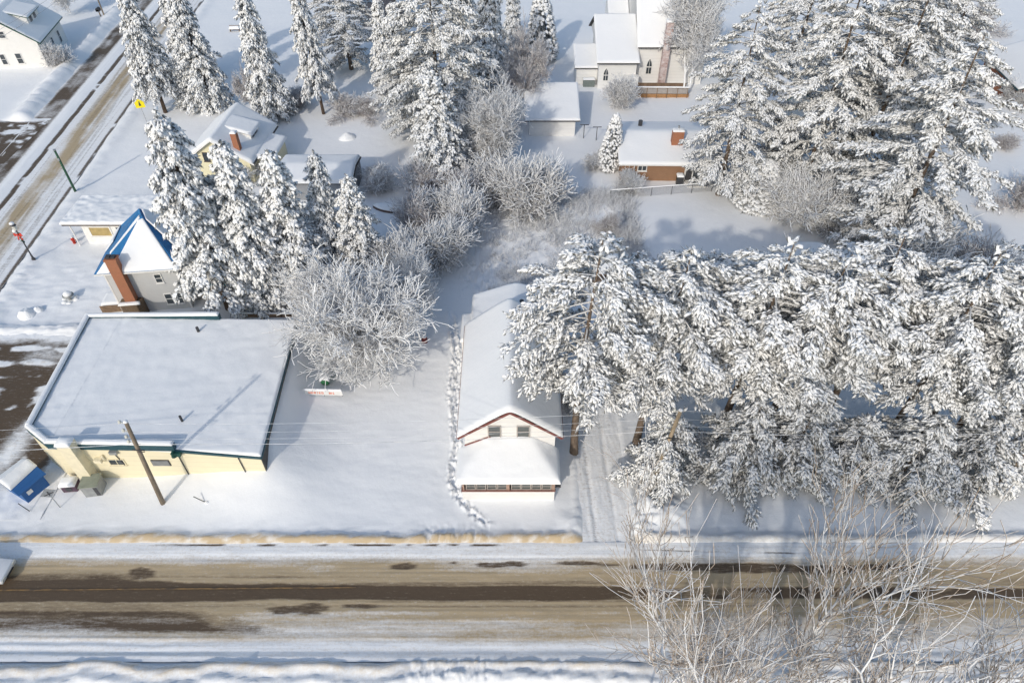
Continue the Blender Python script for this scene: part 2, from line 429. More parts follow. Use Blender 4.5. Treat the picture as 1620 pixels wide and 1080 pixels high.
# ---------------------------------------------------------------- the ground
def side_left(y): return -70.6-.10*(y-98)          # borders of the side street
def side_right(y): return -57.3-.09*(y-94)
def path_x(y):                                      # trodden trail across the yard
    return np.interp(y, [27.6, 28.6, 30, 31.5, 33, 35, 38, 41, 43, 45, 48, 52], [-1.9, -3.0, -4.2, -4.8, -4.75, -4.6, -5.0, -5.15, -5.1, -5.2, -5.6, -6.2])
def ground_h(x, y):
    """height of the snow and how sandy it is"""
    rnd = .6*(fbm(x*4.3, y*4.3, 3)-.5)
    fine = fbm(x*1.1+40, y*1.1, 4)-.5
    h = .30*(fbm(x*.10, y*.10, 3)-.5)+.06*fine
    sand = np.zeros_like(h)
    wob = .9*(fbm(x*.22, x*0+3.3, 4)-.5)
    # plough bank on the far side of the road, broken by the driveway
    drv = sstep(4.6, 5.6, x)*sstep(9.6, 8.6, x)
    bank = np.exp(-((y-26.45-wob*.4)/.42)**2)
    h += (1-drv)*bank*(.32+.6*rnd+.3*fine)
    sand += (1.15*np.exp(-((y-26.25-wob*.4)/.44)**2)*(.85+2.2*rnd)+.5*drv*np.exp(-((y-26.2)/.5)**2))*sstep(14, 2, x)+.35*sstep(2, 14, x)*np.exp(-((y-26.3)/.4)**2)
    lump = sstep(26.6, 27.0, y)*sstep(28.0, 27.2, y)
    h += (1-drv)*lump*(.30*rnd+.08*fine)
    # bank on the near side
    yn = 17.35+wob*1.2+.3*sstep(-8, -26, x)*-1
    nb = np.exp(-((y-yn)/.42)**2)
    h += nb*(.45+.7*rnd)
    nb2 = np.exp(-((y-yn+.95)/.5)**2)
    h += nb2*(.42+.8*rnd+.3*fine)
    sand += .62*np.exp(-((y-yn-.05)/.42)**2)*(.75+2.4*rnd)+.16*np.exp(-((y-yn+.8)/.6)**2)
    road = sstep(17.3, 18.1, y)*sstep(26.25, 25.75, y)
    h = h*(1-road)-.32*road
    # heaps where the driveway meets the road, and along it
    for cx, cy, rr, hh in ((10.6, 28.3, 1.3, .9), (9.6, 27.2, .8, .5), (4.6, 27.6, .9, .35), (12.3, 28.9, 1.2, .6)):
        h += hh*np.exp(-((x-cx)**2+(y-cy)**2)/rr**2)*(1+1.6*rnd)
    for cx in (5.15, 9.3):
        h += .16*np.exp(-((x-cx)/.35)**2)*sstep(27, 28.5, y)*sstep(46, 40, y)*(1+2.4*rnd)
    dv = sstep(5.1, 5.5, x)*sstep(9.2, 8.9, x)*sstep(25.5, 26, y)*sstep(47.5, 46.5, y)
    h = h*(1-dv)-.12*dv
    # side street: low rough bank on the right, high one on the left
    xr, xl = side_right(y), side_left(y)
    yy = sstep(26.5, 30, y)
    ins = sstep(xl-.2, xl+.4, x)*sstep(xr+.2, xr-.4, x)*yy
    rb = np.exp(-((x-xr-1.2)/.9)**2)*yy
    h += rb*(.22+.6*rnd)
    drv2 = sstep(74, 76, y)*sstep(95, 93, y)
    lb = np.exp(-((x-xl+1.6)/1.5)**2)*yy*(1-drv2)
    h += lb*(1.0+.9*rnd+.7*fine)
    h = h*(1-ins)-.30*ins
    # bare asphalt of the two yards that were ploughed
    lot = sstep(-62, -60, x)*sstep(-36.6, -38.2, x)*sstep(28.5, 31, y)*sstep(48.6, 47.6, y)
    lot *= sstep(-37.6, -38.4, x+.06*(33-y))
    h = h*(1-lot)-.24*lot
    h += .55*np.exp(-((y-49.3)/.7)**2)*sstep(-60, -57, x)*sstep(-39.5, -41, x)*(.6+1.8*rnd)
    d2 = sstep(-100, -98, x)*sstep(xl+1, xl, x)*sstep(75.0, 76, y)*sstep(94, 93, y)
    h = h*(1-d2)-.25*d2
    # churned yard in front of the grey house
    ch = sstep(-56, -54, x)*sstep(-38, -40, x)*sstep(49, 50, y)*sstep(76, 72, y)
    h += ch*(.22*fine+.5*rnd*.5*(fbm(x*.3, y*.3) > .5))
    # drift against the right end of the flat-roofed building
    sx_ = np.where(x < -19.3, 7.5, 3.6)
    h += 1.7*np.exp(-((x+19.3)/sx_)**2-((y-32.4)/np.where(y < 32.4, 3.6, 9.0))**2)
    h += np.clip(2.75-h, 0, 3)*np.exp(-(np.abs(x+19.9)/1.15)**3)*sstep(31.5, 34, y)*sstep(50, 47, y)
    h += .05*(fbm(x*.55+y*.2, y*1.3, 4)-.5)*sstep(27.5, 29, y)*sstep(60, 40, y)
    # overgrown plot behind the white house
    wq = 4*(fbm(x*.2, y*.2+3, 3)-.5)
    rough = sstep(-7, -2, x+wq)*sstep(15.5, 12.0, x+wq)*sstep(51, 58, y+wq)*sstep(76, 71, y+wq)
    h += rough*(.30*fine+.8*rnd)
    # the trodden trail
    px = path_x(y)
    on = sstep(27.3, 27.8, y)*sstep(53, 49, y)
    dpx = x-px
    gait = (np.sin(y*8.5)*.13)
    gait = .22*np.sign(np.sin(y*4.6+.6*np.sin(y*.9)))
    foot = np.exp(-((dpx-gait)/.14)**2)*sstep(.1, .7, np.sin(y*9.2+1.2*np.sin(y*.9)+1.57)*.5+.5)
    jag = fbm(x*5, y*5, 3)-.5
    wide = .75+.5*sstep(38, 41, y)*sstep(46, 43, y)
    h += on*(.16*np.exp(-(np.abs(np.abs(dpx)-.42*wide)/.15)**2)*(.6+3.5*jag)-.15*np.exp(-(dpx/.28/wide)**2)-.07*foot+.85*jag*np.exp(-(dpx/.5/wide)**2))
    far = sstep(150, 190, np.hypot(x, y-60))
    h = h*(1-far)
    return h, np.clip(sand, 0, 1)
xs = np.concatenate([[-1500, -800, -450, -280, -200, -160], np.arange(-135, -60, .8), np.arange(-60, -6.6, .4), np.arange(-6.6, -1.6, .08), np.arange(-1.6, 14, .3), np.arange(14, 50, .45), np.arange(50, 135, .9), [140, 160, 200, 280, 450, 800, 1500]])
ys = np.concatenate([[-900, -400, -150, -60, -25, -8, 0, 6, 10], np.arange(13, 50, .15), np.arange(50, 60, .25), np.arange(60, 100, .45), np.arange(100, 165, .6), [170, 185, 210, 260, 350, 600, 1000, 1800]])
X, Y = np.meshgrid(xs, ys, indexing='ij')
Hh, Sand = ground_h(X, Y)
def grid_mesh(name, X, Y, Z, mats, attrs):
    n, m = X.shape
    idx = np.arange(n*m).reshape(n, m)
    F = np.stack([idx[:-1, :-1], idx[1:, :-1], idx[1:, 1:], idx[:-1, 1:]], -1).reshape(-1, 4)
    me = mesh_np(name, np.stack([X, Y, Z], -1).reshape(-1, 3), F, None, mats, True)
    for k, a in attrs.items():
        at_ = me.attributes.new(k, 'FLOAT', 'POINT'); at_.data.foreach_set('value', a.astype(np.float32).ravel())
    return me
def ground_mat(name, asph_c=(.105, .075, .050), tan=(.47, .37, .24), bump=.5, streak=1.):
    m, nt, b = new_mat(name)
    A = lambda k: node(nt, 'ShaderNodeAttribute', attribute_name=k).outputs['Fac']
    n1 = noise_tex(nt, .5, 6, 'Object'); n2 = noise_tex(nt, 5, 5, 'Object', rough=.7); n3 = noise_tex(nt, 2.2, 5, 'Object', stretch=(.12, 1, 1), rough=.7)
    sn = mixc(nt, n1, (.87, .88, .90), (.925, .93, .935))
    n4 = noise_tex(nt, 7, 6, 'Object', stretch=(.16, 1, 1), rough=.75); n5 = noise_tex(nt, 16, 3, 'Object')
    n2 = mathn(nt, 'ADD', mathn(nt, 'MULTIPLY', n2, .65), mathn(nt, 'MULTIPLY', n5, .35))
    j = lambda f, amt, nn: mathn(nt, 'ADD', f, mathn(nt, 'MULTIPLY', mathn(nt, 'SUBTRACT', nn, .5), amt))
    tanc = mixc(nt, n2, tuple(.75*x for x in tan), tuple(1.25*x for x in tan))
    fs = maprange(nt, j(j(A('sand'), 1.1, n2), streak*.8, n4), .12, .95)
    c1 = mixc(nt, fs, sn, tanc)
    fa = maprange(nt, j(j(A('asph'), .7, n2), streak*1.1, n4), .16, .92)
    ac = mixc(nt, n2, tuple(.75*x for x in asph_c), tuple(1.35*x for x in asph_c))
    nt.links.new(mixc(nt, fa, c1, ac), b.inputs['Base Color'])
    nt.links.new(maprange(nt, fa, 0, 1, .7, .55), b.inputs['Roughness'])
    b.inputs['Specular IOR Level'].default_value = .25
    hb = mathn(nt, 'ADD', noise_tex(nt, 1.3, 6), mathn(nt, 'MULTIPLY', n2, .35))
    add_bump(nt, b, hb, bump, .10)
    return m
MGROUND = ground_mat('snow_ground', tan=(.52, .41, .27), bump=.35, streak=0.)
MROAD = ground_mat('road_slush', bump=.35)
g = link('snow_ground', grid_mesh('snow_ground', X, Y, Hh, (MGROUND,), {'sand': Sand, 'asph': np.zeros_like(Sand)}))
tag(g, kind='structure')

def band(y, a, b, s=.12): return sstep(a-s, a+s, y)*sstep(b+s, b-s, y)
# main road: ploughed asphalt down the middle, sandy slush beside it
X, Y = np.meshgrid(np.arange(-130, 130, .48), np.arange(17.5, 26.21, .065), indexing='ij')
st = fbm(X*.13, Y*2.2, 5)                  # long streaks left by wheels and plough
st2 = fbm(X*.05+9, Y*5.5, 4)
blot = fbm(X*.35+3, Y*1.1, 5)
wv = .42*(fbm(X*.05, Y*0+1, 3)-.5)+.22*(fbm(X*.3, Y*.4+8, 3)-.5)
Yc = Y+wv
right = sstep(3, 14, X)
asph = band(Yc, 21.75-.25*sstep(-14, -28, X), 22.85+.35*sstep(-16, -30, X)-.25*right, .14)*(1-.45*right*sstep(.40, .62, blot))
asph *= 1.12+.45*(st-.5)
lw = 4.5*(blot-.5)+2.4*(st-.5)
left = sstep(-16.5, -21.5, X+lw+2.2*(Y-20.4))
asph = np.maximum(asph, left*band(Yc, 19.45, 20.95, .22)*(.80+1.1*(st-.5)))
asph = np.maximum(asph, .55*sstep(-17, -27, X+lw)*band(Y, 20.9, 21.8, .2)*(.7+1.2*(st2-.4)))
asph = np.maximum(asph, sstep(-24, -29.5, X+lw*.6)*band(Yc, 22.6, 23.6, .25)*(.8+.8*(blot-.4)))
def spot(cx, cy, rx, ry): return np.exp(-(((X-cx)/rx)**2+((Y-cy)/ry)**2)**1.5)
for s_ in ((-7.9, 24.25, .8, .2), (-1.6, 24.35, 1.0, .16), (.2, 24.4, .7, .2), (-4.3, 24.5, .3, .08), (-13.9, 21.1, 1.0, .3), (-15.9, 21.05, .9, .22), (-10.5, 21.3, 1.2, .12), (4.9, 24.5, 1.2, .13), (7, 24.35, .7, .08), (-26.6, 23.7, .7, .35)):
    asph = np.maximum(asph, sstep(.30, .62, spot(s_[0], s_[1], s_[2]*1.5, s_[3]*1.5)*(.35+1.1*fbm(X*1.3+7, Y*4.5, 4)))*.85)
for cx, cy, rx, ry in ((12, 24.2, 3.5, .25), (17, 24.1, 4, .35), (21.5, 24.0, 4, .3), (27, 24.2, 3, .22)):
    asph = np.maximum(asph, sstep(.30, .6, spot(cx, cy, rx*1.2, ry*1.3)*(.35+1.1*fbm(X*.8+2, Y*4.5, 4)))*.9)
asph = np.maximum(asph, band(Y+.02*X*right, 25.62, 25.72, .05)*(sstep(8, 12, X)*sstep(26, 20, X))*sstep(.42, .6, blot))
asph = np.maximum(asph, band(Y, 25.82, 26.0, .04)*sstep(-29, -22, X)*sstep(1.5, -2, X)*sstep(.44, .56, fbm(X*.5, Y*.4+5, 4)))
sand_ = .20*band(Y, 17.6, 26.0, .2)*(.5+st)+.36*band(Yc, 18.9, 24.8, .35)*(.7+.9*(st-.4))+band(Yc, 20.4, 24.3, .55)*(.50+.8*(st-.5))+.75*band(Yc, 21.1, 23.6, .35)*(.55+st2)+.26*band(Yc, 18.9, 24.9, .25)*(.6+.8*st)
sand_ = np.maximum(sand_, .85*band(Yc, 19.0, 20.9, .25)*sstep(-20, -8, X)*(.60+1.3*(st2-.3)))
sand_ *= .85+.5*(blot-.5)
asph = np.maximum(asph, .60*band(Yc, 22.7, 23.5, .2)*sstep(.30, .62, st2)*(1-.4*right))
asph = np.maximum(asph, .50*band(Yc, 21.2, 21.8, .16)*sstep(.32, .62, st2))
asph += .10*(fbm(X*1.5, Y*7, 3)-.5)
Z = .02+.05*(st2-.5)*(1-asph)-.03*asph+.06*(fbm(X*.8, Y*2, 3)-.5)*(1-asph)+.16*sstep(18.3, 17.7, Y)+.05*band(Y, 25.0, 26.2, .2)
Z += (sstep(-17, -24, X)*band(Y, 17.8, 19.2, .15))*.028*np.sin(Y*11+X*.12+4*fbm(X*.15, Y*.5, 3))
r_ = link('main_road', grid_mesh('main_road', X, Y, Z, (MROAD,), {'sand': np.clip(sand_, 0, 1), 'asph': np.clip(asph, 0, 1)})); tag(r_, kind='structure')
# worn yellow centre line, clearer towards the left
mb = MB()
for xx in np.arange(-75, -11, 1.0):
    ya, yb = 22.42+.008*(xx+37), 22.42+.008*(xx+38)
    mb.add([(xx, ya-.05, .035), (xx+1.0, yb-.05, .035), (xx+1.0, yb+.05, .035), (xx, ya+.05, .035)], [(0, 1, 2, 3)])
MLINE, nt_, b_ = new_mat('worn_yellow_line')
nn_ = noise_tex(nt_, 3.5, 6, stretch=(.35, 2, 1))
nt_.links.new(mixc(nt_, maprange(nt_, nn_, .42, .6), (.30, .18, .07), (.12, .085, .055)), b_.inputs['Base Color'])
tag(mb.build('centre_line', MLINE), kind='structure')

# side street
tv = np.linspace(0, 1, 110); yv = np.arange(27, 165, .45)
T, Y = np.meshgrid(tv, yv, indexing='ij')
X = side_left(Y)+(side_right(Y)-side_left(Y))*T
wd = (T-.5)*13.3                               # metres across
s1 = fbm(wd*1.6, Y*.12, 5); s2 = fbm(X*.5, Y*.5, 4); s3 = fbm(wd*4, Y*.06+4, 4)
asph = sstep(.04, -.02, np.abs(T-.14+.03*(s2-.5))-.10)*(.82+1.1*(s2-.5)+.5*(s1-.5))
asph = np.maximum(asph, sstep(.02, .005, np.abs(T-.445-.02*(s2-.5))-.014)*sstep(.34, .5, s2+.12)*.95)
asph = np.maximum(asph, sstep(.02, .0, np.abs(T-.985)-.008)*.9*sstep(.3, .45, s2+.1))
asph = np.maximum(asph, .35*sstep(.5, .62, s3)*band(T, .5, .95, .05))
sand_ = sstep(.17, .04, np.abs(T-.68))*(.45+1.5*(s1-.38)+.7*(s2-.5))+.16*band(T, .46, 1, .03)+.25*sstep(.08, 0, np.abs(T-.12)-.12)
Z = .02+.05*(s3-.5)+.10*np.exp(-((T-.34)/.06)**2)*(.5+s2)-.03*asph
r_ = link('side_road', grid_mesh('side_road', X, Y, Z, (MROAD,), {'sand': np.clip(sand_, 0, 1), 'asph': np.clip(asph, 0, 1)})); tag(r_, kind='structure')

# ploughed parking yard left of the flat-roofed building
X, Y = np.meshgrid(np.arange(-62.5, -36.0, .14), np.arange(28, 48.8, .14), indexing='ij')
n1 = fbm(X*.45, Y*.8, 5); n2 = fbm(X*1.5+5, Y*1.5, 4)
stripes = .5+.5*np.sin(Y*3.6+1.2*(fbm(X*.2, Y*.2)-.5)*6)
asph = sstep(.36, .50, n1*.65+.35*stripes*sstep(40, 43, Y)+.28*n2*sstep(43, 38, Y)+.06)
asph *= sstep(48.4, 47.2, Y+1.5*(n1-.5))*sstep(29.8, 33.0, Y+3*(n1-.5))
asph *= 1-.95*np.exp(-(((X+41.6)/1.0)**2+((Y-34.6)/2.6)**2))-.9*np.exp(-(((X+44.2)/2.2)**2+((Y-46)/1.6)**2))*n2
asph *= sstep(-37.4, -38.4, X+.05*(33-Y)+.6*(n2-.5))
sand_ = .35*(1-asph)*sstep(.45, .7, n2)*sstep(48, 46, Y)*sstep(31, 33, Y)
r_ = link('parking_yard', grid_mesh('parking_yard', X, Y, .0+.16*(n2-.3)*(1-asph)*(1-0), (MROAD,), {'sand': np.clip(sand_, 0, 1), 'asph': np.clip(asph, 0, 1)})); tag(r_, kind='structure')
# asphalt driveway across the side street
X, Y = np.meshgrid(np.arange(-100, -67.4, .22), np.arange(75, 94.6, .22), indexing='ij')
n1 = fbm(X*.3, Y*.5, 5); n2 = fbm(X*1.3, Y*1.3, 4)
asph = sstep(.30, .46, n1*.6+n2*.4)*sstep(75.2, 77.5, Y+2*(n1-.5))*sstep(94.4, 93, Y+(n1-.5))
r_ = link('crossing_driveway', grid_mesh('crossing_driveway', X, Y, .012+.10*(n2-.4)*(1-asph), (MROAD,), {'sand': .3*(1-asph)*sstep(.5, .7, n2), 'asph': np.clip(asph, 0, 1)})); tag(r_, kind='structure')
# driveway with tyre tracks beside the white house
X, Y = np.meshgrid(np.arange(5.0, 9.35, .06), np.arange(25.9, 48, .22), indexing='ij')
n1 = fbm(X*1.6, Y*.22, 4); n2 = fbm(X*3, Y*1.2, 3)
rut = sum(np.exp(-((X-c-.15*np.sin(Y*.3))/.2)**2) for c in (6.15, 7.75))
asph = np.clip(.16+.34*rut*sstep(.38, .6, n1)+.12*(n2-.4)+.50*np.exp(-((X-5.55)/.05)**2)*sstep(.45, .6, n1), 0, 1)
Z = .03-.09*rut*(.5+n1)+.10*(n1-.5)+.09*(n2-.5)
r_ = link('driveway', grid_mesh('driveway', X, Y, Z, (MROAD,), {'sand': .16+.1*(n2-.5), 'asph': asph*.5})); tag(r_, kind='structure')

# ================================================================ buildings
GLASS_M = glass_mat('glass_grey', (.09, .10, .10))
TRIMG = M('greyed_trim', (.42, .38, .35), .7, .12)
# ---- white gabled house in the middle
H = gable_house('gabled_house', 'white clapboard house with maroon gable trim, hipped porch and deep snow on its roof', 'house',
                (-.15, 32.4), 0, 6.9, 11.4, 5.15, 8.15, WHITE, SHINGLE, MAROON, .5, .30, seed=2)
for x in (-1.18, 1.0): window(H, x, -.005, 4.55, 1.0, 1.45, 0, 1, 2, TRIMG, GLASS_M, .08)
MB().box(-.42, .42, -.07, -.004, 7.05, 7.35).build('vent', WHITE_P, H)
mb = MB(); mb.box(-3.68, 3.42, -2.68, 0, -.3, 1.36); pw = mb.build('porch_wall', WHITE, H)
mb = MB(); mb.box(-3.74, 3.48, -2.76, -2.60, 1.365, 1.46); mb.box(-3.74, -3.58, -2.6, 0, 1.365, 1.46); mb.box(3.33, 3.48, -2.6, 0, 1.365, 1.46); mb.build('porch_sill', M('porch_brown', (.24, .12, .10), .7, .2), H)
mb = MB()
for x in (-3.62, -.16, 3.30): mb.box(x-.12 if x > -3 else x, x+.12, -2.66, -2.50, 1.46, 2.72)
mb.box(-3.62, 3.42, -2.64, -2.5, 2.725, 2.90)
mb.build('porch_post', M('reddish_post', (.36, .25, .20), .7, .2), H)
for i in range(8):
    x = (-3.42+.42+i*.80) if i < 4 else (.02+.43+(i-4)*.78)
    window(H, x, -2.56, 1.47, .74, 1.2, 0, 1, 3, TRIMG, GLASS_M, .06, False)
for y in (-2.0, -1.2, -.5):
    window(H, 3.40, y, 1.47, .7, 1.2, math.pi/2, 1, 3, WHITE_P, GLASS, .07, False)
    window(H, -3.60, y, 1.47, .7, 1.2, -math.pi/2, 1, 3, WHITE_P, GLASS, .07, False)
MB().box(-3.55, 3.36, -2.45, -.02, 1.365, 1.42).build('porch_floor', DARKTRIM, H)
a, b_, c_, d_ = (-4.0, -3.05, 2.92), (3.72, -3.05, 2.92), (1.55, -.03, 4.38), (-1.55, -.03, 4.38)
e, f_ = (-4.0, -.03, 2.92), (3.72, -.03, 2.92)
mb = MB(); mb.solid([a, b_, c_, d_], .12); mb.solid([e, a, d_], .12); mb.solid([b_, f_, c_], .12); mb.build('porch_roof', SHINGLE, H)
# snow follows the three faces of the porch roof as one rounded blanket
xx, yy = np.meshgrid(cl(40)*7.9-4.09, cl(26)*3.1-3.13, indexing='ij')
zz = np.minimum(np.minimum(2.92+(yy+3.05)*.4834, 2.92+(xx+4.0)*.596), 2.92+(3.72-xx)*.672)
zz = np.minimum(zz, 4.40)
for _ in range(3):
    zp = np.pad(zz, 1, 'edge'); zz = (zp[:-2, 1:-1]+zp[2:, 1:-1]+zp[1:-1, :-2]+zp[1:-1, 2:]+zz*2)/6
P = np.stack([xx, yy, zz], -1); snow_sheet(P, .30, .28, .06, 5, 'porch_snow', H, sides=(1, 1, 1, 0))
mb = MB(); mb.bar((-3.5, -.05, 3.62), (-1.5, -.05, 4.72), .05, .10); mb.build('flashing', MAROON, H)
MB().box(3.49, 3.92, -2.3, -1.75, 1.25, 1.42).build('meter_box', METAL_D, H)
# rear wing and lean-to
mb = MB(); mb.xprism([(-3.25, -.3), (4.2, -.3), (4.2, 4.55), (.65, 5.75), (-3.25, 4.55)], 11.42, 16.3); mb.build('rear_wing', WHITE, H)
mb = MB()
for sg, xe in ((-1, -3.55), (1, 4.5)): mb.solid([(.65, 11.6, 5.95), (xe, 11.6, 4.5), (xe, 16.6, 4.5), (.65, 16.6, 5.95)], .14)
mb.build('rear_roof', SHINGLE, H)
PP = gable_grid(4.1, 4.5, 5.95, 11.3, 16.7, .55, soft=.5); snow_sheet(PP, .32, .3, .06, 9, 'rear_roof_snow', H)
mb = MB(); mb.box(-4.35, -3.27, 11.5, 14.9, -.3, 3.5); mb.build('lean_to', WHITE, H)
snow_sheet(quad_grid((-4.5, 11.45, 3.5), (-3.2, 11.45, 3.75), (-3.2, 15.1, 3.75), (-4.5, 15.1, 3.5)), .3, .2, .05, 4, 'lean_to_snow', H)
mb = MB(); mb.cyl((1.0, 13, 5.6), (1.0, 13, 7.0), .14, n=10); mb.cyl((1.0, 13, 7.0), (1.0, 13, 7.12), .2, n=10); mb.build('stove_pipe', METAL_D, H)

# ---- cream flat-roofed commercial building
FB = thing('commercial_building', 'low cream building with wide flat snowy roof, dark teal edge and tall front chimney', 'building', (-35.4, 31.9))
foot = [(0, 0), (9.7, -.2), (16.1, -.45), (15.4, 15.0), (-3.5, 14.7), (-2.35, 1.6)]
zt = [4.0, 3.85, 3.3, 3.3, 4.0, 4.0]
mb = MB(); n = len(foot)
mb.add([(x, y, -.4) for x, y in foot]+[(x, y, z) for (x, y), z in zip(foot, zt)], [tuple(range(n-1, -1, -1)), tuple(range(n, 2*n))]+[(i, (i+1) % n, n+(i+1) % n, n+i) for i in range(n)])
mb.build('wall', CREAM, FB)
# parapets with flashing
def parapet(p, q, z0, z1, w=.34, zq=None):
    p = np.array(p); q = np.array(q); d = (q-p)/np.linalg.norm(q-p); nrm = np.array((d[1], -d[0]))*.06
    inn = -np.array((d[1], -d[0]))*w
    A, B = p+nrm, q+nrm
    return [tuple(A), tuple(B), tuple(q+inn), tuple(p+inn)]
edges = [((-3.5, 14.7), (-2.35, 1.6)), ((-2.35, 1.6), (0, 0)), ((0, 0), (9.7, -.2)), ((8.6, 14.85), (-3.5, 14.7))]
mb = MB()
for k, (p, q) in enumerate(edges): mb.prism(parapet(p, q, 0, 0), 3.80+.004*k, 4.45+.004*k)
mb.build('parapet', TEAL, FB)
for k, (p, q) in enumerate(edges):
    P4 = parapet(p, q, 0, 0, .42); z = 4.46+.004*k
    A, B, C, D = [(x, y, z) for x, y in P4]
    snow_sheet(quad_grid(A, B, C, D, 60, 10), .2, .16, .04, k, 'parapet_snow', FB)
mb = MB(); mb.bar((9.72, -.24, 3.80), (16.2, -.5, 3.26), .12, .22); mb.bar((16.2, -.5, 3.26), (15.5, 15.0, 3.26), .12, .22); mb.build('eaves_trim', TEAL, FB)
roofp = quad_grid((.15, .1, 4.02), (16.15, -.42, 3.32), (15.45, 14.95, 3.32), (-3.3, 14.6, 4.02), 70, 60)
k = np.clip((2.0-(roofp[..., 0]+roofp[..., 1]*.62+.0))*0, 0, 1)
roofp2 = quad_grid((-2.2, 1.5, 4.03), (.15, .1, 4.03), (-.2, 14.6, 4.03), (-3.3, 14.6, 4.03), 24, 50)
snow_sheet(quad_grid((.1, .1, 4.02), (16.2, -.46, 3.34), (15.5, 14.98, 3.34), (-.25, 14.62, 4.02), 70, 60), .26, .2, .10, 3, 'roof_snow', FB, sides=(0, 1, 1, 1))
snow_sheet(roofp2, .26, .2, .10, 3, 'roof_snow', FB, sides=(1, 0, 1, 1))
mb = MB(); mb.add([(16.16, -.45, -.4), (15.46, 15.0, -.4), (15.46, 15.0, 3.2), (16.16, -.45, 3.2), (16.11, -.44, -.4), (15.41, 15.0, -.4), (15.41, 15.0, 3.2), (16.11, -.44, 3.2)], [(0, 1, 2, 3), (7, 6, 5, 4), (0, 3, 7, 4), (1, 5, 6, 2), (2, 6, 7, 3), (0, 4, 5, 1)]); mb.build('dark_side_sheet', SHINGLE, FB)  # thin dark sheet set over the cream right-hand wall
# front chimney
mb = MB(); mb.box(1.45, 2.45, -.82, -.01, -.4, 5.15); CH = mb.build('chimney', CREAM_P, FB)
snow_sheet(quad_grid((1.38, -.9, 5.15), (2.52, -.9, 5.15), (2.52, .0, 5.15), (1.38, .0, 5.15), 10, 10), .26, .35, .2, 6, 'chimney_snow', CH)
window(FB, 4.6, -.10, 1.9, 1.25, .75, 0, 2, 1, CREAM_P, GLASS, .06)
mb = MB()
mb.box(7.35, 8.75, -.24, -.17, 1.9, 2.62)
LV = mb.build('louvre', METAL_D, FB)
for i in range(5): MB().box(7.40, 8.70, -.275, -.243, 1.96+.13*i, 2.03+.13*i).build('slat', GALV, LV)
mb = MB(); mb.box(3.15, 3.7, -.5, -.06, 2.55, 2.9); mb.cyl((3.8, -.2, 2.7), (3.8, -.2, 3.2), .08); mb.build('vent_hood', CREAM_P, FB)
for p_, q_ in (((4.75, -.14, 3.7), (5.1, -.16, 1.9)), ((14.4, -.45, 3.2), (14.5, -.47, 1.0)), ((9.75, -.26, 3.6), (9.75, -.26, .3))): MB().cyl(p_, q_, .04, n=6).build('drain_pipe', METAL_D, FB)
mb = MB(); mb.box(4.6, 5.2, -.35, -.1, 3.45, 3.75); mb.build('vent_hood', METAL, FB)
mb = MB(); mb.cyl((9.3, 2.6, 3.9), (9.3, 2.6, 4.55), .1, n=8); mb.build('roof_vent', METAL_D, FB)
mb = MB(); mb.cyl((7.2, 12.9, 3.9), (7.2, 12.9, 4.5), .13, n=8); mb.build('roof_vent', METAL_D, FB)
mb = MB(); mb.cyl((9.6, -.45, 3.45), (9.6, -.45, 3.95), .22, .1, n=9); mb.box(9.45, 10.15, -.55, -.18, 3.5, 3.85); mb.build('rain_head', DKGREEN, FB)

# ---- equipment in front of it
t = thing('air_conditioner', 'small plum-coloured condenser under a snow cap beside the cream chimney', 'air conditioner', (*at(115, 771),), .1)
MB().box(-.55, .55, -.4, .4, -.05, .72).build('casing', PLUM, t, .03)
mb = MB(); mb.cyl((0, -.405, .36), (0, -.43, .36), .26, n=14); mb.build('fan_grille', METAL_D, t)
snow_sheet(quad_grid((-.62, -.47, .72), (.62, -.47, .72), (.62, .47, .72), (-.62, .47, .72), 12, 12), .36, .3, .1, 2, 'snow_cap', t)
t = thing('metal_cabinet', 'grey-green metal equipment cabinet with open top against the cream wall', 'cabinet', (*at(153, 776),), .12)
MB().box(-.62, .62, -.55, .62, -.05, 1.25).build('casing', METAL, t, .02)
MB().box(-.70, .70, -.62, .68, 1.252, 1.31).build('lid', M('olive_lid', (.27, .29, .23), .6, .15), t)
MB().box(.30, .58, -.575, -.552, .1, 1.1).build('door', METAL_D, t)
s_ = thing('garden_shed', 'small blue plank shed with thick snow on its pitched roof', 'shed', (*at(30, 786),), math.radians(-28))
mb = MB(); mb.xprism([(-1.15, -.3), (1.15, -.3), (1.15, 1.65), (0, 2.35), (-1.15, 1.65)], -.0, 1.9); mb.build('wall', BLUE, s_)
mb = MB()
for sg in (-1, 1): mb.solid([(0, -.2, 2.45), (sg*1.35, -.2, 1.62), (sg*1.35, 2.1, 1.62), (0, 2.1, 2.45)], .1)
mb.build('roof', BLUE, s_)
snow_sheet(quad_grid((-1.42, -.26, 1.6), (.03, -.26, 2.48), (.03, 2.16, 2.48), (-1.42, 2.16, 1.6), 20, 20), .26, .2, .06, 1, parent=s_, sides=(1, 0, 1, 1))
snow_sheet(quad_grid((.03, -.26, 2.48), (.80, -.26, 1.98), (.62, 2.16, 2.08), (.03, 2.16, 2.48), 12, 20), .26, .2, .06, 1, parent=s_, sides=(0, 1, 1, 1))
mb = MB(); mb.cyl((-.1, -.03, 1.35), (-.1, -.06, 1.35), .3, n=16); mb.build('round_window', METAL_D, s_)
MB().box(1.152, 1.18, .35, .75, .8, 1.2).build('notice', WHITE_P, s_)

